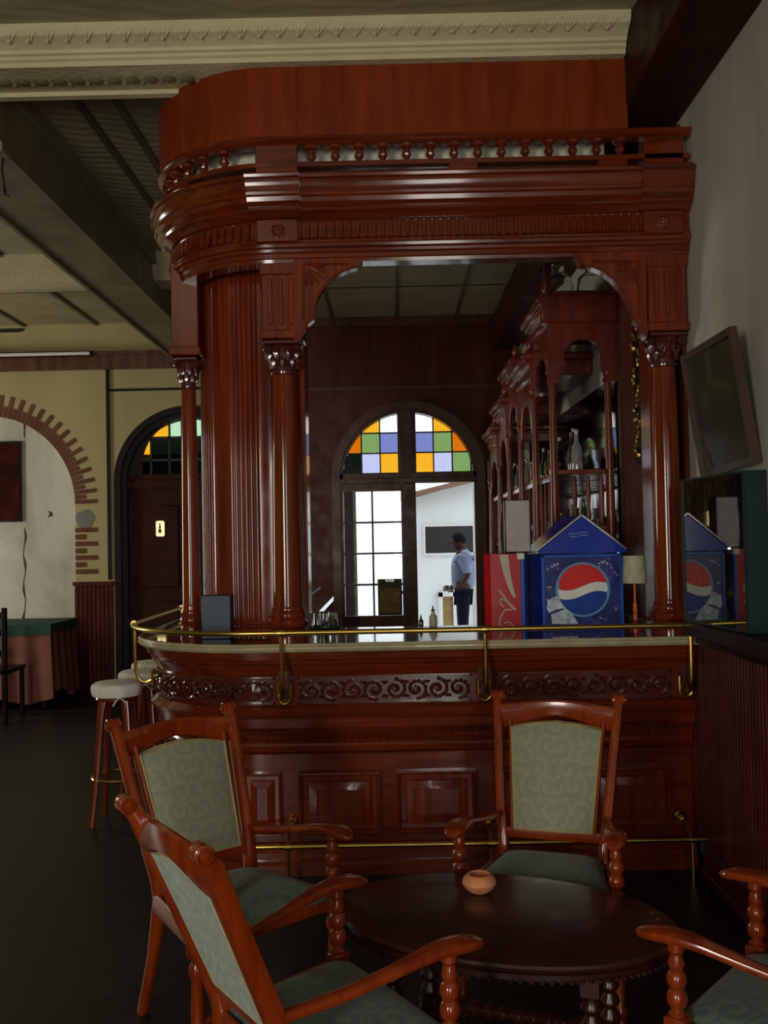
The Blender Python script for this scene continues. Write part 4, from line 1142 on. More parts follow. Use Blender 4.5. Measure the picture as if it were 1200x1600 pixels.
# tray of glasses
q = P(508, 975, 5.18)
t = tag(MB().lathe([(.075, .001), (.085, .012), (.088, .02), (.083, .02), (.075, .008), (0, .006)], (q.x, 5.18, ZCT), 24).build('glass_tray', 'green_lacquer'), 'round green tray under upturned glasses on the bar counter', 'tray')
recentre(t)
gl = None; gi = 0
for k, (dx, dy) in enumerate(((-.045, -.02), (0, -.045), (.045, -.015), (-.02, .03), (.03, .035), (-.0, -.005))):
    pr = [(.022, .0), (.022, .002), (.024, .05), (.026, .085), (.024, .085), (.0, .012)]
    nm = ('upturned tumbler at the tray\'s left edge', 'upturned tumbler at the tray\'s front', 'upturned tumbler at the tray\'s right edge', 'tumbler at the back left of the tray', 'tumbler at the back right of the tray', 'tumbler in the middle of the tray')[k]
    if gl is None:
        gl = MB().lathe([(.024, 0), (.026, .001), (.021, .088), (.019, .09), (0, .09)], (0, 0, 0), 16).build('tumbler', 'clear_glass'); g = gl
    else: g = gl.copy(); COL.objects.link(g)
    g.location = (q.x+dx, 5.18+dy, ZCT+.008+.0125*0); tag(g, nm, 'glass', 'glasses on the green tray')
# sauce bottles near the door
for x_, h_, lab, mt in ((677, .115, 'small pale pump bottle on the counter in front of the open door', 'cola_cream'), (658, .07, 'tiny dark bottle on the counter left of the pump bottle', 'bottle_dark')):
    q = P(x_, 980, 5.26); root = empty('condiment_bottle', (q.x, 5.26, ZCT), 0, lab, 'bottle')
    k = h_/.115
    MB().lathe([(.02*k, .001), (.022*k, .004), (.022*k, .055*k), (.009*k, .075*k), (.008*k, .085*k)], (0, 0, 0), 14).build('body', mt, root)
    MB().lathe([(.010*k, .085*k), (.010*k, .095*k), (.004*k, .097*k), (.004*k, .115*k)], (0, 0, 0), 10).build('cap', 'black_plastic', root)

# ------------------------------------------------------------------ back bar cabinet along the right wall
YN = 6.10; XF = 1.05
bb = empty('back_bar', ((XF+XW)/2, YN, 0), 0, 'tall open mahogany back bar with turned posts, shelves and mirror on the right wall', 'cabinet')
YF = 9.9; bays = [YN, 6.85, 7.6, 8.35, 9.1, YF]
hts = [3.10, 2.88, 2.98, 2.78, 2.62]
put(MB().box(XF-.05, XW-.003, YN-.03, YF, 0, 1.02, .01).box(XF-.09, XW-.003, YN-.07, YF, 1.02, 1.08, .01), 'base_cupboard', 'cabinet_wood', bb)
put(MB().box(XW-.03, XW-.004, YN, YF, 1.08, 2.6), 'mirror', 'mirror_glass', bb)
def post(x, y, z0, z1, square=False):
    m_ = MB(); H = z1-z0
    m_.box(x-.034, x+.034, y-.034, y+.034, z0, z0+.14, .004).box(x-.034, x+.034, y-.034, y+.034, z1-.22, z1, .004)
    pr = [(.024, .14), (.034, .15), (.034, .165), (.022, .18), (.03, .22), (.033, .3), (.026, H*.55), (.022, H-.29), (.032, H-.28), (.032, H-.265), (.022, H-.25), (.03, H-.235), (.03, H-.22)]
    m_.lathe([(a, z0+c) for a, c in pr], (x, y, 0), 12); return m_
for i, y in enumerate(bays):
    h = max(hts[min(i, 4)], hts[max(0, i-1)])
    put(post(XF, y+.03, 1.08, h-.25), 'post', 'cabinet_wood', bb)
    if i == 0: put(post(XW-.07, y+.03, 1.08, h-.25), 'post', 'cabinet_wood', bb)
for i in range(5):
    ya, yb_ = bays[i]+.03, bays[i+1]+.03; h = hts[i]
    # arcade board with round arch under a cornice
    m_ = MB(); c = (ya+yb_)/2; r_ = (yb_-ya)/2-.13; zb = h-.55; nn = 16
    arch = [(ya, h-.25), (ya, zb-.06), (ya+.05, zb-.06), (ya+.09, zb)]+[(c-r_*math.cos(PI*k/nn), zb+.02+r_*.9*math.sin(PI*k/nn)) for k in range(nn+1)]+[(yb_-.09, zb), (yb_-.05, zb-.06), (yb_, zb-.06), (yb_, h-.25)]
    arch[0] = (ya, h-.14); arch[-1] = (yb_, h-.14)
    m_.prism(arch, lambda a, b: (XF-.01, a, b), lambda a, b: (XF+.015, a, b))
    put(m_, 'arch_board', 'cabinet_wood', bb)
    m_ = MB().box(XF-.03, XW-.01, ya-.02, yb_+.02, h-.14, h-.03, .01).box(XF-.09, XW-.01, ya-.05, yb_+.03, h-.03, h+.02, .012).box(XF-.06, XW-.01, ya-.03, yb_+.02, h-.06, h-.03, .01)
    cr_ = put(m_, 'cornice', 'cabinet_wood', bb)
    m_ = MB()
    # sloping glazed crest
    m_.prism([(XF-.07, h+.021), (XF-.02, h+.021), (XF+.06, h+.15), (XF+.03, h+.16)], lambda a, b: (a, ya+.06, b), lambda a, b: (a, yb_-.06, b))
    o = put(m_, 'sloping_crest', 'tin_beam', bb)
    m_ = MB().lathe([(.02, h+.02), (.028, h+.03), (.016, h+.05), (.028, h+.08), (.02, h+.11), (.0, h+.15)], (XF-.03, ya, 0), 10); put(m_, 'finial', 'cabinet_wood', bb)
    for zsh in (1.50, 1.98):
        put(MB().box(XF+.06-.03, XW-.03, ya+.03, yb_-.03, zsh, zsh+.022, .003), 'shelf', 'cabinet_wood', bb)
    # small arcade on the front of the shelf
    m_ = MB(); z_ = 1.98; nn = 12; r2 = (yb_-ya-.1)/4-.02
    m_.box(XF+.01, XF+.03, ya+.04, yb_-.04, z_-.03, z_+.0)
    for k in range(5): yy_ = ya+.05+(yb_-ya-.1)*k/4; m_.lathe([(.008, 1.53), (.014, 1.6), (.008, 1.66), (.013, 1.78), (.008, 1.95)], (XF+.03, yy_, 0), 8)
    put(m_, 'spindle_gallery', 'cabinet_wood', bb)
# end panel facing the customer with keyhole arch
h = hts[0]; xa, xb = XF-.03, XW-.01; c = (xa+xb)/2; nn = 16; r_ = .12; zb = h-.42
arch = [(xa, h-.14), (xa, zb-.12), (xa+.075, zb-.12), (xa+.06, zb-.02)]+[(c-r_*math.cos(PI*k/nn*1.24-.38), zb+.04+r_*math.sin(PI*k/nn*1.24-.38)) for k in range(nn+1)]+[(xb-.06, zb-.02), (xb-.075, zb-.12), (xb, zb-.12), (xb, h-.14)]
put(MB().prism(arch, lambda a, b: (a, YN-.01, b), lambda a, b: (a, YN+.015, b)), 'end_arch', 'cabinet_wood', bb)
put(MB().box(xa-.03, xb, YN-.04, YN+.06, h-.16, h+.02, .01).box(xa, xb, YN-.02, YN+.06, h+.02, h+.05, .01).box(xa-.01, xa+.03, YN-.03, YN+.02, h+.02, h+.22, .006).box(xb-.04, xb, YN-.03, YN+.02, h+.02, h+.20, .006), 'crest', 'cabinet_wood', bb)
m_ = MB()
for z_ in (1.50, 1.62, 1.98): m_.box(XF+.03, XW-.1, YN+.01, YN+.05, z_, z_+.03, .004)
for k in range(5): m_.lathe([(.009, 0), (.016, .03), (.009, .06), (.015, .09), (.009, .11)], (XF+.07+k*.065, YN+.03, 1.51), 8)
for k in range(3): m_.lathe([(.010, 0), (.018, .06), (.011, .12), (.018, .2), (.010, .32)], (XF+.13+k*.085, YN+.03, 1.65), 8)
put(m_, 'end_gallery', 'cabinet_wood', bb)
# bottles
bt = {}
def bottle(kind):
    if kind in bt: o_ = bt[kind].copy(); COL.objects.link(o_); return o_
    prs = {'bottle_green': [(.034, 0), (.036, .01), (.036, .15), (.014, .22), (.013, .29), (.015, .30)],
           'bottle_amber': [(.04, 0), (.042, .01), (.042, .14), (.015, .18), (.013, .24), (.016, .25)],
           'bottle_clear': [(.036, 0), (.038, .01), (.034, .17), (.016, .2), (.014, .27), (.017, .28)],
           'bottle_dark': [(.036, 0), (.038, .01), (.038, .17), (.015, .22), (.014, .30), (.016, .31)]}
    o_ = MB().lathe(prs[kind], (0, 0, 0), 14).build('bottle', kind); bt[kind] = o_; return o_
kinds = ['bottle_green', 'bottle_amber', 'bottle_clear', 'bottle_dark']
cname = {'bottle_green': 'green', 'bottle_amber': 'amber', 'bottle_clear': 'clear', 'bottle_dark': 'dark'}
ordn = ['nearest', 'second', 'third', 'fourth', 'farthest']; rnd = random.Random(5)
for i in range(5):
    for zsh, nm in ((1.08, 'bottom'), (1.522, 'middle'), (2.002, 'top')):
        for k in range(3):
            kd = kinds[(i+k+int(zsh*3)) % 4]; o_ = bottle(kd)
            o_.location = (XF+.2+rnd.uniform(-.02, .02), bays[i]+.2+k*.18, zsh+.001)
            tag(o_, '%s bottle, %s, on the %s shelf in the %s bay of the back bar' % (cname[kd], ('frontmost', 'middle', 'rearmost')[k], nm, ordn[i]), 'bottle', 'bottles on the back bar shelves')
# big glass jars on top of the near bay
def jar(x, y, z, k, lab):
    o_ = MB().lathe([(.05*k, 0), (.09*k, .02), (.11*k, .09), (.10*k, .16), (.045*k, .20), (.042*k, .24), (.05*k, .25), (.04*k, .25), (.036*k, .2), (.094*k, .155), (.104*k, .09), (.08*k, .03), (0, .012)], (0, 0, 0), 24).build('glass_jar', 'clear_glass')
    o_.location = (x, y, z); tag(o_, lab, 'jar', 'glass jars on top of the back bar')
jar(XF+.085, YN+.19, hts[0]+.022, .9, 'clear glass jar on top of the back bar, nearer the door')
jar(XF+.305, YN+.19, hts[0]+.022, .9, 'clear glass jar on top of the back bar, against the wall')
# lining and gilded strip on wall between column and back bar
struct(MB().box(XW-.02, XW, 4.72, YN-.08, 1.1, 3.62), 'panel_right', 'panelling')
t = empty('gilt_hanging', (XW-.05, 5.55, 2.2), 0, 'narrow gilded carved hanging on the dark wall right of the back bar', 'ornament')
m_ = MB(); rnd = random.Random(9)
for k in range(34):
    z = 2.05+k*.026; y_ = 5.55+.04*math.sin(k*.8)
    m_.lathe([(.016, -.008), (.018, 0), (0, .016)], (XW-.035+rnd.uniform(-.01, .01), y_+rnd.uniform(-.03, .03), z), 6, (-1, rnd.uniform(-1, 1), rnd.uniform(-1, 1)))
put(m_, 'carving', 'gold_leaf', t)
put(MB().box(XW-.03, XW-.021, 5.47, 5.63, 2.0, 2.98, .004), 'backing', 'black_wood', t)
# left inner shelf by the column
q0 = P(480, 930, 6.6)
t = empty('side_shelf', (q0.x, 6.7, q0.z), 0, 'small pale glass shelf on the inner side behind the front left column', 'shelf')
put(MB().box(q0.x-.12, q0.x+.02, 6.3, 7.6, q0.z-.01, q0.z+.01), 'board', 'steel_panel', t)
put(MB().box(q0.x-.16, q0.x-.10, 6.2, 7.7, ZCT+.003, 1.55, .01), 'side_panel', 'black_wood', t)

# ------------------------------------------------------------------ right wall: case and picture
t = empty('display_case', (1.41, 4.05, 1.196), 0, 'dark green shallow case with reflecting glass front on the wall ledge', 'case')
GA, GB = Vector((1.325, 4.35, 0)), Vector((1.390, 3.757, 0)); gd = (GB-GA).normalized(); gn = Vector((gd.y, -gd.x, 0))
if gn.x > 0: gn = -gn
put(MB().prism([(GA.x, GA.y), (GB.x, GB.y), (XW-.004, GB.y), (XW-.004, GA.y)], lambda a, b: (a, b, 1.197), lambda a, b: (a, b, 1.835)), 'case_body', 'green_lacquer', t)
def gbox(u0, u1, o0, o1, z0, z1):
    m_ = MB(); c = [GA+gd*u0+gn*o0, GA+gd*u1+gn*o0, GA+gd*u1+gn*o1, GA+gd*u0+gn*o1]
    return m_.prism([(v.x, v.y) for v in c], lambda a, b: (a, b, z0), lambda a, b: (a, b, z1))
GL = (GB-GA).length
put(gbox(.004, GL-.006, .0005, .004, 1.205, 1.827), 'glass_front', 'case_glass', t, 0)
for a in ((0, .008, 0, .010, 1.197, 1.835), (GL-.012, GL, 0, .010, 1.197, 1.835), (.008, GL-.012, 0, .008, 1.197, 1.206), (.008, GL-.012, 0, .008, 1.826, 1.835)): put(gbox(*a), 'edge_strip', 'green_lacquer', t)
# leaning picture
def quad_frame(c, wdt, dpt, mat, root):
    n_ = (c[1]-c[0]).cross(c[3]-c[0]).normalized()
    if n_.x > 0: n_ = -n_
    ctr = sum(c, Vector((0,0,0)))/4
    vs = []; 
    inn = []
    for i in range(4):
        e1 = (c[(i+1)%4]-c[i]).normalized(); e2 = (c[(i-1)%4]-c[i]).normalized(); inn.append(c[i]+(e1+e2)*wdt)
    m_ = MB(); f = n_*dpt
    m_.add(list(c)+inn+[v+f for v in c]+[v+f for v in inn],
        [q_ for i in range(4) for q_ in ((i, (i+1)%4, 4+(i+1)%4, 4+i), (8+i, 12+i, 12+(i+1)%4, 8+(i+1)%4), (4+i, 4+(i+1)%4, 12+(i+1)%4, 12+i), (i, 8+i, 8+(i+1)%4, (i+1)%4))])
    put(m_, 'frame', mat, root, 0)
    m2 = MB().add([v+f*.35 for v in inn]+[v+f*.5 for v in inn], [(3,2,1,0), (4,5,6,7), (0,1,5,4), (1,2,6,5), (2,3,7,6), (3,0,4,7)])
    put(m2, 'canvas', 'painting_dark', root, 0)
bf, bn = PX(1105, 747, 1.46), PX(1190, 722, 1.46)
tf = PX(1080, 551, 1.385+.0); tn = PX(1158, 504, 1.385)
t = empty('wall_picture', (1.45, bf.y, bf.z), 0, 'dark framed picture tilting forward from the pale right wall', 'picture')
wood('frame_brown', (0.045, 0.022, 0.012), (0.08, 0.036, 0.018), 0.35, 0.2)
quad_frame([bf, bn, Vector((1.385, bn.y+.02, tn.z)), Vector((1.385, bf.y+.02, (tf.z*.6+tn.z*.4)))], .03, .03, 'frame_brown', t)

# ------------------------------------------------------------------ armchairs (dimensions of one chair; +y is the way it faces)
def armchair():
    root = empty('armchair', (0, 0, 0), 0, '', 'chair', 'carved mahogany armchairs round the oval table')
    W = 'chair_wood'
    sl = (-.415+.245)/(.967-.56)
    def back_y(z): return -.245+(z-.56)*sl
    for s_ in (-1, 1):
        pts = [(.200, -.300, 0), (.190, -.235, .20), (.180, -.200, .40), (.182, -.208, .46), (.196, back_y(.56), .56), (.214, back_y(.76), .76), (.230, back_y(.93), .93), (.233, back_y(.965)-.01, .965)]
        pts = [(s_*a, b, c) for a, b, c in pts]
        m_ = MB().bar(pts, [.030, .034, .040, .040, .038, .036, .036, .034], [.034, .040, .050, .052, .050, .046, .044, .036], (1, 0, 0))
        st = m_.build('stile', W, root)
        # scroll knob at the top
        m2 = MB()
        for q in (-1, 1):
            m2.lathe([(.021, 0), (.022, .006), (.017, .009), (.014, .006), (.011, .006), (.010, .013), (0, .015)], (s_*.233+q*.015, back_y(.965)-.012, .962), 20, (q, 0, 0))
        m2.lathe([(.021, -.016), (.022, 0), (.021, .016)], (s_*.233, back_y(.965)-.012, .962), 20, (1, 0, 0))
        m2.build('scroll', W, st)
    # crest rail
    pts = []; hs_ = []; ws_ = []
    for k in range(17):
        u = -1+k/8; x = u*.219; z = .899+.032*math.cos(u*PI*.9)*.5+.010; pts.append((x, back_y(z)+.010*(1-u*u)*-1, z)); hs_.append(.076-.014*math.cos(u*PI)); ws_.append(.024)
    MB().bar(pts, ws_, hs_, (0, 1, 0)).build('crest_rail', W, root)
    MB().bar([(-.185, back_y(.495), .495), (.185, back_y(.495), .495)], .022, .04, (0, 1, 0)).build('lower_rail', W, root)
    # upholstered back
    def pad(off0, off1, bulge, inset, mat, nm, par=None):
        nx, nz = 13, 17; vs = []; fs = []
        for j in range(nz):
            v = j/(nz-1); z = .513+(.866-.513)*v; hw = (.142+(.170-.142)*v)-inset
            for i in range(nx):
                u = -1+2*i/(nx-1); x = u*hw
                b_ = bulge*(1-u**6)*(1-(2*v-1)**6)
                zz = z + .012*math.cos(u*PI*.9)*v
                vs.append((x, back_y(z)+off1+b_, zz))
        base = len(vs)
        for j in range(nz):
            v = j/(nz-1); z = .513+(.866-.513)*v; hw = (.142+(.170-.142)*v)-inset
            for i in range(nx):
                u = -1+2*i/(nx-1); zz = z+.012*math.cos(u*PI*.9)*v; vs.append((u*hw, back_y(z)+off0, zz))
        for j in range(nz-1):
            for i in range(nx-1):
                a = j*nx+i; fs.append((a, a+1, a+nx+1, a+nx)); a += base; fs.append((a+nx, a+nx+1, a+1, a))
        per = [i for i in range(nx)]+[j*nx+nx-1 for j in range(1, nz)]+[(nz-1)*nx+i for i in range(nx-2, -1, -1)]+[j*nx for j in range(nz-2, 0, -1)]
        for k in range(len(per)):
            a, b2 = per[k], per[(k+1) % len(per)]; fs.append((a, b2, base+b2, base+a))
        return MB().add(vs, fs).build(nm, mat, par or root, 50)
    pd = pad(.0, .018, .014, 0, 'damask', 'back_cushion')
    rv = pad(-.016, -.004, 0, .004, 'damask_reverse_lit', 'back_lining')
    rim = []
    for zz, hw in ((.513, .142), (.880, .170)): rim.append((zz, hw))
    m_ = MB()
    loop = [(-.142, .513), (.142, .513), (.169, .857), (.09, .870), (0, .878), (-.09, .870), (-.169, .857), (-.142, .513)]
    m_.tube([(a, back_y(b)+.018, b) for a, b in loop], .0035, 6); m_.tube([(a, back_y(b)-.014, b) for a, b in loop], .0035, 6)
    m_.build('gimp_braid', 'gimp_braid', pd)
    m_ = MB()
    for s_ in (-1, 1): MB().bar([(s_*.150, back_y(.50), .50), (s_*.178, back_y(.885), .885)], .014, .034, (1, 0, 0)).build('inner_frame', W, root)
    # seat rails and cushion
    m_ = MB()
    A = [(-.19, -.205), (.19, -.205), (.257, .183), (-.257, .183)]
    for i in range(4):
        p_, q_ = A[i], A[(i+1) % 4]; m_.bar([(p_[0], p_[1], .395), (q_[0], q_[1], .395)], .024, .065, Vector((q_[0]-p_[0], q_[1]-p_[1], 0)).cross(Vector((0, 0, 1))))
    m_.build('seat_rail', W, root)
    nx, ny = 15, 15; vs = []; fs = []
    for j in range(ny):
        v = j/(ny-1); y = -.19+(.385)*v; hw = .17+(.245-.17)*v
        for i in range(nx):
            u = -1+2*i/(nx-1); e = (1-abs(u)**5)*(1-abs(2*v-1)**5)
            cut = 1 if not (v > .9 and abs(u) > .85) else .9
            vs.append((u*hw*cut, y-(0 if v < .95 else .0), .425+.035*e**.5 if e > 0 else .425))
    b0 = len(vs)
    per = [i for i in range(nx)]+[j*nx+nx-1 for j in range(1, ny)]+[(ny-1)*nx+i for i in range(nx-2, -1, -1)]+[j*nx for j in range(ny-2, 0, -1)]
    for k in per: v = vs[k]; vs.append((v[0], v[1], .405))
    for j in range(ny-1):
        for i in range(nx-1): a = j*nx+i; fs.append((a, a+1, a+nx+1, a+nx))
    for k in range(len(per)): fs.append((per[k], per[(k+1) % len(per)], b0+(k+1) % len(per), b0+k))
    fs.append(tuple(b0+k for k in range(len(per))))
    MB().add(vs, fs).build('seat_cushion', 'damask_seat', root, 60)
    for s_ in (-1, 1):
        # arm board
        pts = [(.196, -.235, .560), (.205, -.17, .566), (.222, -.08, .580), (.240, .03, .603), (.252, .11, .622), (.256, .16, .630), (.258, .205, .630), (.258, .245, .626), (.258, .272, .620), (.258, .284, .616)]
        ww = [.030, .034, .040, .044, .054, .068, .076, .070, .046, .012]; hh = [.024, .024, .024, .024, .026, .028, .030, .028, .022, .010]
        MB().bar([(s_*a, b, c) for a, b, c in pts], ww, hh, (1, 0, 0), 16, 3).build('armrest', W, root)
        # turned arm post on a block
        z0, z1 = .44, .617; x, y = s_*.257, .183
        m_ = MB().lathe([(a*.86, c) for a, c in [(.022, z0), (.026, z0+.008), (.018, z0+.014), (.017, z0+.02), (.026, z0+.028), (.030, z0+.044), (.026, z0+.058), (.019, z0+.066), (.023, z0+.072), (.029, z0+.086), (.026, z0+.102), (.018, z0+.11), (.020, z0+.116), (.024, z0+.128), (.018, z0+.142), (.017, z0+.15), (.024, z0+.158), (.022, z1)]], (x, y, 0), 20)
        m_.build('arm_post', W, root)
        m_ = MB().box(x-.026, x+.026, y-.026, y+.026, .355, .442, .004)
        m_.lathe([(.024, .355), (.018, .345), (.026, .33), (.026, .31), (.018, .29), (.022, .2), (.016, .1), (.026, .085), (.026, .065), (.016, .05), (.022, .03), (.018, .0)], (x, y, 0), 16)
        m_.build('front_leg', W, root)
    MB().lathe([(.011, -.24), (.016, -.1), (.018, 0), (.016, .1), (.011, .24)], (0, .183, .16), 12, (1, 0, 0)).build('stretcher', W, root)
    return root
chA = armchair(); chA.location = (-.531, 3.208, 0); chA.rotation_euler.z = R(-138.9)
chA['label'] = 'armchair left of the table, its patterned back in front of the bar curve'
for lab, x, y, a in (('armchair nearest the camera at lower left, seen from behind', -.179, 2.408, -55.8),
                     ('armchair beyond the table facing the camera, before the bar panels', .509, 3.358, -197.4),
                     ('armchair at the right edge with only arms and seat in view', .97, 2.41, 49.0)):
    c = copy_tree(chA); c.location = (x, y, 0); c.rotation_euler = (0, 0, R(a)); c['label'] = lab

# ------------------------------------------------------------------ oval table and ashtray
tb = empty('oval_table', (.30, 2.83, 0), R(-20), 'low dark oval coffee table with a carved toothed rim and bobbin legs', 'table')
TZ = .50; A_, B_ = .50, .33
def ell(k, rx, ry, z, n=72): return (rx*math.cos(2*PI*k/n), ry*math.sin(2*PI*k/n), z)
m_ = MB().loft([[ell(k, A_+d, B_+d, z) for k in range(72)] for d, z in ((-.03, TZ-.030), (-.012, TZ-.026), (-.002, TZ-.018), (0, TZ-.010), (-.004, TZ-.003), (-.012, TZ))])
m_.build('table_top', 'table_wood', tb, 30)
m_ = MB()
m_.loft([[ell(k, A_-.03+d, B_-.03+d, z) for k in range(72)] for d, z in ((-.0, TZ-.055), (.008, TZ-.05), (.008, TZ-.034), (.0, TZ-.031))])
for k in range(110):
    a = 2*PI*k/110; x, y = (A_-.021)*math.cos(a), (B_-.021)*math.sin(a)
    m_.lathe([(.009, 0), (.008, .008), (.0, .014)], (x, y, TZ-.046), 5, (0, 0, -1))
m_.build('carved_rim', 'table_wood', tb)
for sx in (-1, 1):
    for sy in (-1, 1):
        x, y = sx*.28, sy*.17
        m_ = MB().box(x-.028, x+.028, y-.028, y+.028, TZ-.12, TZ-.032, .004)
        pr = [(.022, TZ-.12)]; z = TZ-.125
        while z > .16: pr += [(.018, z), (.031, z-.018), (.031, z-.026), (.018, z-.042)]; z -= .046
        m_.lathe(pr, (x, y, 0), 16); m_.box(x-.028, x+.028, y-.028, y+.028, .09, z+.004, .004)
        m_.lathe([(.018, .09), (.03, .07), (.03, .03), (.018, .002)], (x, y, 0), 16)
        m_.build('leg', 'table_wood', tb)
for p_, q_ in (((-.28, -.17), (.28, -.17)), ((-.28, .17), (.28, .17)), ((-.28, -.17), (-.28, .17)), ((.28, -.17), (.28, .17))):
    d = Vector((q_[0]-p_[0], q_[1]-p_[1], 0)); L = d.length; pr = [(.012, .028)]; t_ = .035
    while t_ < L-.07: pr += [(.013, t_), (.026, t_+.018), (.026, t_+.026), (.013, t_+.042)]; t_ += .046
    pr += [(.012, L-.028)]
    MB().lathe(pr, (p_[0], p_[1], .125), 14, d).build('stretcher', 'table_wood', tb)
q = PZ(750, 1398, TZ)
o = MB().lathe([(.026, 0), (.030, .003), (.046, .016), (.053, .030), (.049, .044), (.037, .054), (.033, .056), (.031, .053), (.036, .044), (.042, .030), (.034, .012), (0, .008)], (0, 0, 0), 32).build('clay_ashtray', 'terracotta')
o.location = (q.x, q.y+.02, TZ+.001); tag(o, 'round terracotta clay bowl on the oval table', 'bowl')

# ------------------------------------------------------------------ bar stools
def stool():
    root = empty('bar_stool', (0, 0, 0), 0, '', 'stool', 'bar stools along the left side of the bar')
    zt = .80
    n = 40; rings = []
    for rr, z in ((.10, zt-.075), (.135, zt-.075), (.142, zt-.06), (.147, zt-.03), (.143, zt-.012), (.125, zt-.002), (.06, zt+.003), (.0005, zt+.004)):
        rings.append([((rr+(.003*math.sin(k*5) if rr > .13 else 0))*math.cos(2*PI*k/n), (rr+(.003*math.sin(k*5) if rr > .13 else 0))*math.sin(2*PI*k/n), z) for k in range(n)])
    cv = MB().loft(rings).build('seat_cover', 'white_cloth', root, 50)
    MB().tube([(.055, -.14, zt-.07), (.035, -.16, zt-.09), (.02, -.155, zt-.115)], .004, 5).tube([(.055, -.14, zt-.07), (.08, -.155, zt-.085), (.095, -.15, zt-.095)], .004, 5).build('tie', 'white_cloth', cv)
    MB().lathe([(.115, zt-.10), (.125, zt-.09), (.12, zt-.076)], (0, 0, 0), 24).build('seat', 'mahogany', root)
    for k in range(4):
        a = PI/4+k*PI/2; c, s_ = math.cos(a), math.sin(a)
        MB().bar([(c*.09, s_*.09, zt-.10), (c*.105, s_*.105, .62), (c*.13, s_*.13, .3), (c*.17, s_*.17, 0)], [.05, .042, .034, .032], [.05, .042, .034, .032], (1, 0, 0)).build('leg', 'mahogany', root)
    m_ = MB(); m_.tube([(.145*math.cos(2*PI*k/24), .145*math.sin(2*PI*k/24), .26) for k in range(25)], .008, 6)
    m_.build('foot_ring', 'brass', root)
    return root
st = stool(); q = PZ(183, 1065, .80); st.location = (q.x, q.y, 0); st['label'] = 'bar stool with white tied seat cover, nearest of the three stools'
for (x, y, lab) in ((222, 1047, 'white covered bar stool, second of three along the bar'), (240, 1033, 'white covered bar stool, farthest of three and mostly hidden by the bar')):
    c = copy_tree(st); q = PZ(x, y, .80); c.location = (q.x, q.y, 0); c['label'] = lab

# ------------------------------------------------------------------ dining table and chair far left
ty = 9.3; x1_ = P(78, 990, ty).x; z_ = P(50, 977, ty).z
dt = empty('dining_table', (x1_-.45, ty+.35, 0), 0, 'table under long pink cloths by the far left wall', 'table')
put(MB().box(x1_-.9, x1_-.02, ty+.02, ty+.75, z_-.03, z_-.005), 'table_top', 'black_wood', dt)
for sx in (0, 1):
    for sy in (0, 1): put(MB().box(x1_-.86+sx*.74, x1_-.80+sx*.74, ty+.06+sy*.57, ty+.12+sy*.57, 0, z_-.03, .004), 'leg', 'black_wood', dt)
def drape(x0, x1, y0, y1, ztop, zbot, mat, name, folds, amp, sag=0.0):
    per = []; n_ = 30
    for k in range(n_): per.append((x0+(x1-x0)*k/n_, y0))
    for k in range(n_): per.append((x1, y0+(y1-y0)*k/n_))
    for k in range(n_): per.append((x1-(x1-x0)*k/n_, y1))
    for k in range(n_): per.append((x0, y1-(y1-y0)*k/n_))
    cx_, cy_ = (x0+x1)/2, (y0+y1)/2; rings = []
    for j, (f_, z) in enumerate(((0, ztop), (0, ztop-.01), (.4, ztop-(ztop-zbot)*.4), (1, zbot))):
        rg = []
        for k, (x, y) in enumerate(per):
            nx_, ny_ = x-cx_, y-cy_; l = math.hypot(nx_, ny_); o_ = f_*(amp*math.sin(k*folds)+amp*.8)
            zz_ = z+(sag*(.5+.5*math.sin(k*.21)) if f_ == 1 else 0)
            rg.append((x+nx_/l*o_, y+ny_/l*o_, zz_))
        rings.append(rg)
    return MB().loft(rings).build(name, mat, None, 50)
o = drape(x1_-.95, x1_, ty, ty+.78, z_, .06, 'pink_cloth', 'tablecloth', .9, .03, .12); tag(o, 'long pink brown tablecloth hanging to the floor at far left', 'tablecloth'); recentre(o)
o = drape(x1_-.96, x1_+.008, ty-.008, ty+.79, z_+.006, z_-.10, 'green_cloth', 'table_runner', .9, .008, .03); tag(o, 'short dark green overcloth on top of the pink tablecloth', 'tablecloth'); recentre(o)
q = P(5, 950, 8.6)
dc = empty('dining_chair', (q.x-.2, 8.75, 0), 0, 'black wooden chair silhouetted at the left edge before the pink cloth', 'chair')
zt = q.z
for dx in (-.2, .2):
    put(MB().box(q.x-.2+dx-.022, q.x-.2+dx+.022, 8.6, 8.64, 0, zt, .006), 'stile', 'black_wood', dc)
    put(MB().box(q.x-.2+dx-.02, q.x-.2+dx+.02, 9.0, 9.04, 0, .45, .006), 'front_leg', 'black_wood', dc)
put(MB().box(q.x-.43, q.x+.03, 8.6, 9.05, .44, .48, .01), 'seat', 'black_wood', dc)
for z in (zt-.1, zt-.25, .6): put(MB().box(q.x-.38, q.x-.02, 8.61, 8.63, z, z+.06, .005), 'slat', 'black_wood', dc)

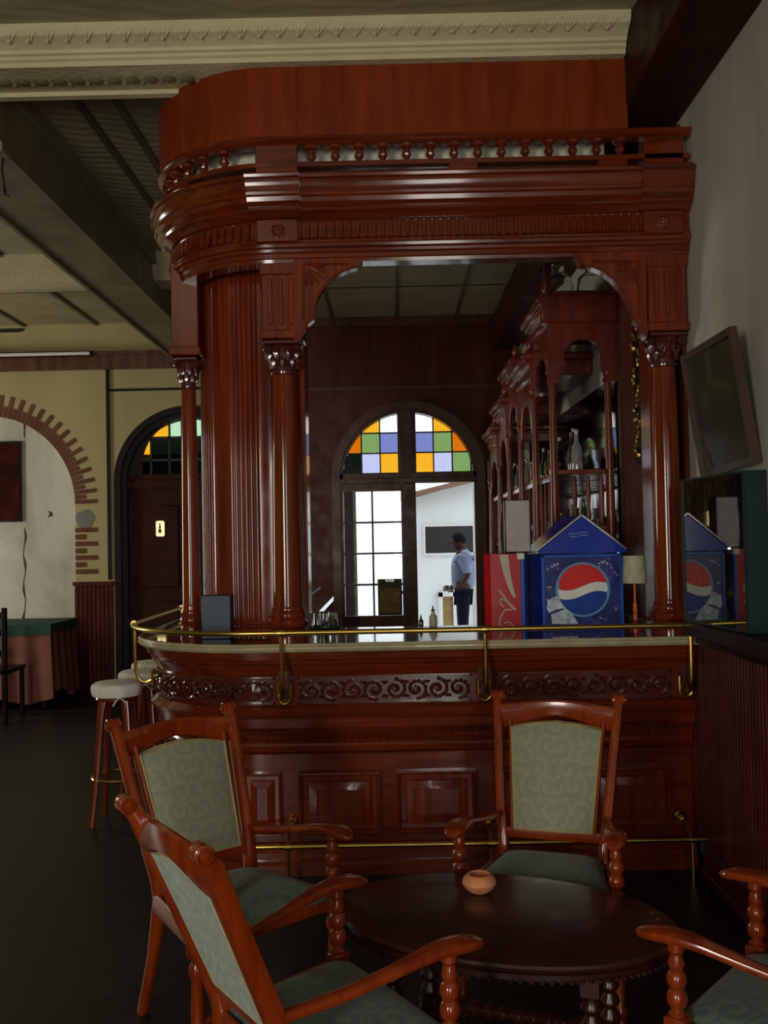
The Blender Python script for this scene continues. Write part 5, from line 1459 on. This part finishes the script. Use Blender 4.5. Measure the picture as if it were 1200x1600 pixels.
# ceiling fan and hanging hook, upper left
q = P(37, 521, 8.3)
fn = empty('ceiling_fan', (q.x-.85, 8.3, ZC), 0, 'black ceiling fan at the left edge with one blade tip in view', 'fan')
z = q.z
put(MB().lathe([(.06, z+.0), (.09, z+.03), (.09, z+.09), (.05, z+.13), (.015, z+.16), (.015, ZC-.05), (.05, ZC-.04), (.05, ZC-.001)], (q.x-.85, 8.3, 0), 20), 'motor', 'black_plastic', fn)
for k in range(4):
    a = k*PI/2; c, s_ = math.cos(a), math.sin(a)
    m_ = MB().bar([(q.x-.85+c*t_, 8.3+s_*t_, z+.03) for t_ in (.08, .25, .35, .6, .82, .85)], [.03, .05, .11, .13, .13, .09], [.012, .012, .012, .012, .012, .010], (-s_, c, .5))
    put(m_, 'blade', 'black_plastic', fn)
q = P(6, 225, 4.95)
hk = MB().tube([(q.x, 4.95, ZC-.001), (q.x+.006, 4.95, 3.7), (q.x-.012, 4.95, 3.56), (q.x+.005, 4.95, 3.44), (q.x+.002, 4.95, P(6, 300, 4.95).z+.02), (q.x+.0, 4.95, P(6, 304, 4.95).z), (q.x+.025, 4.95, P(6, 306, 4.95).z)], .006, 6).build('hanging_hook', 'black_plastic')
tag(hk, 'thin black cord with a hook hanging from the upper left ceiling', 'hook')

# ------------------------------------------------------------------ the man in the courtyard
def skin_mesh(name, mat, joints, edges, root_i, parent, levels=2):
    me = bpy.data.meshes.new(name); me.from_pydata([j[0] for j in joints], edges, []); o_ = bpy.data.objects.new(name, me); COL.objects.link(o_)
    md = o_.modifiers.new('skin', 'SKIN'); md.use_smooth_shade = True
    for i, j in enumerate(joints):
        v = me.skin_vertices[0].data[i]; r_ = j[1]; v.radius = r_ if isinstance(r_, tuple) else (r_, r_); v.use_root = (i == root_i)
    sb = o_.modifiers.new('sub', 'SUBSURF'); sb.levels = levels; sb.render_levels = levels
    dg = bpy.context.evaluated_depsgraph_get(); dg.update(); ev = o_.evaluated_get(dg)
    m2 = bpy.data.meshes.new_from_object(ev); o_.modifiers.clear(); o_.data = m2; m2.name = name
    m2.materials.clear(); m2.materials.append(MATS[mat]); m2.shade_smooth()
    o_.parent = parent; return o_
ym = 12.6; q = P(722, 870, ym)
man = empty('person', (q.x, ym, -.02), 0, 'man in a pale blue shirt and navy trousers standing outside the open door', 'person')
# faces -X (profile to the left), turned a little away; local coordinates: x forward is negative
HH = P(715, 833, ym).z+.02; k = HH/1.70
def S(x, y, z): return (x*k, y*k, z*k)
J = [(S(0, 0, .95), (.11*k, .15*k)), (S(.01, 0, 1.12), (.10*k, .14*k)), (S(.015, 0, 1.30), (.115*k, .17*k)), (S(.02, 0, 1.42), (.09*k, .13*k)),
     (S(-.005, 0, 1.50), .052*k), (S(-.03, 0, 1.56), .06*k),
     (S(.02, .17, 1.40), .055*k), (S(.05, .21, 1.14), .042*k), (S(-.10, .19, .98), .032*k), (S(-.17, .17, .96), .03*k),
     (S(.02, -.17, 1.40), .055*k), (S(.06, -.21, 1.14), .042*k), (S(-.06, -.19, .97), .032*k), (S(-.13, -.17, .96), .03*k),
     (S(0, .09, .88), .085*k), (S(-.01, .10, .50), .055*k), (S(.02, .10, .08), .038*k), (S(-.12, .10, .03), .035*k),
     (S(0, -.09, .88), .085*k), (S(-.01, -.10, .50), .055*k), (S(.02, -.10, .08), .038*k), (S(-.12, -.10, .03), .035*k)]
E_ = [(0,1),(1,2),(2,3),(3,4),(4,5),(3,6),(6,7),(7,8),(8,9),(3,10),(10,11),(11,12),(12,13),(0,14),(14,15),(15,16),(16,17),(0,18),(18,19),(19,20),(20,21)]
bd = skin_mesh('body', 'skin', J, E_, 0, man)
# head sculpted and joined into the body mesh
import bmesh as _b
bm = _b.new(); bm.from_mesh(bd.data)
hd = _b.ops.create_uvsphere(bm, u_segments=28, v_segments=20, radius=1.0)
hc = Vector(S(-.045, 0, 1.585))
for v in hd['verts']:
    x, y, z = v.co
    fx = x*.098; fy = y*.074; fz = z*.118
    if x < 0:
        if z < 0: fx *= (1-.10*abs(z)); fy *= (1-.32*z*z)
        nose = math.exp(-((y)/.16)**2-((z+.12)/.20)**2); fx -= .030*nose
        brow = math.exp(-((abs(y)-.3)/.25)**2-((z-.18)/.10)**2); fx -= .006*brow
        eye = math.exp(-((abs(y)-.36)/.14)**2-((z-.04)/.09)**2); fx += .010*eye
        lip = math.exp(-((y)/.3)**2-((z+.50)/.08)**2); fx -= .008*lip
        chin = math.exp(-((y)/.3)**2-((z+.85)/.15)**2); fx -= .018*chin
    v.co = hc+Vector((fx, fy, fz))*k
for s_ in (-1, 1):
    er = _b.ops.create_uvsphere(bm, u_segments=10, v_segments=8, radius=1.0)
    for v in er['verts']: v.co = hc+Vector((.012+v.co.x*.018, s_*(.074+v.co.y*.008), -.005+v.co.z*.032))*k
    # hand: palm is the forearm's end, five fingers
    for j in range(5):
        base = Vector(S(-.17 if s_ > 0 else -.13, s_*.17, .96))
        dy = (j-1.5)*.017 if j < 4 else -.03; L = (.06, .075, .07, .055, .05)[j]*k
        seg = [base+Vector((-.01, 0, dy))*k, base+Vector((-.04, 0, dy*1.05))*k+Vector((0, -s_*.01, 0)), base+Vector((-.05*k-L*.55, -s_*.03, dy*k-.01))]
        mb = MB().tube(seg, [.010*k, .009*k, .006*k], 6)
        vv = [bm.verts.new(p_) for p_ in mb.v]
        for f in mb.f:
            try: bm.faces.new([vv[i] for i in f])
            except ValueError: pass
bm.to_mesh(bd.data); bm.free(); bd.data.shade_smooth()
# hair cap
m_ = MB(); rings = []
for j in range(9):
    th = j/8*1.75
    rg = []
    for i in range(24):
        a = 2*PI*i/24; lim = th*(1-.38*max(0, -math.cos(a))**1.0)
        rg.append(hc+Vector((math.sin(lim)*math.cos(a)*.107, math.sin(lim)*math.sin(a)*.082, math.cos(lim)*.128))*k)
    rings.append(rg)
m_.loft(rings); m_.build('hair', 'hair', man, 60)
Js = [(S(0, 0, .90), (.13*k, .165*k)), (S(.015, 0, 1.10), (.135*k, .18*k)), (S(.02, 0, 1.30), (.145*k, .20*k)), (S(.02, 0, 1.425), (.12*k, .165*k)), (S(-.002, 0, 1.475), .062*k),
      (S(.02, .175, 1.39), .09*k), (S(.048, .215, 1.15), .072*k), (S(.02, -.175, 1.39), .09*k), (S(.055, -.215, 1.15), .072*k)]
skin_mesh('shirt', 'shirt', Js, [(0,1),(1,2),(2,3),(3,4),(3,5),(5,6),(3,7),(7,8)], 0, man)
Jt = [(S(0, 0, .95), (.125*k, .16*k)), (S(0, .09, .86), .10*k), (S(-.01, .10, .50), .075*k), (S(.02, .10, .09), .062*k), (S(0, -.09, .86), .10*k), (S(-.01, -.10, .50), .075*k), (S(.02, -.10, .09), .062*k)]
skin_mesh('trousers', 'trousers', Jt, [(0,1),(1,2),(2,3),(0,4),(4,5),(5,6)], 0, man)
for s_ in (-1, 1):
    MB().bar([S(.07, s_*.10, .04), S(0, s_*.10, .05), S(-.12, s_*.10, .035), S(-.19, s_*.10, .025)], [.07, .09, .095, .05], [.07, .09, .06, .03], (0, 1, 0)).build('shoe', 'black_plastic', man)
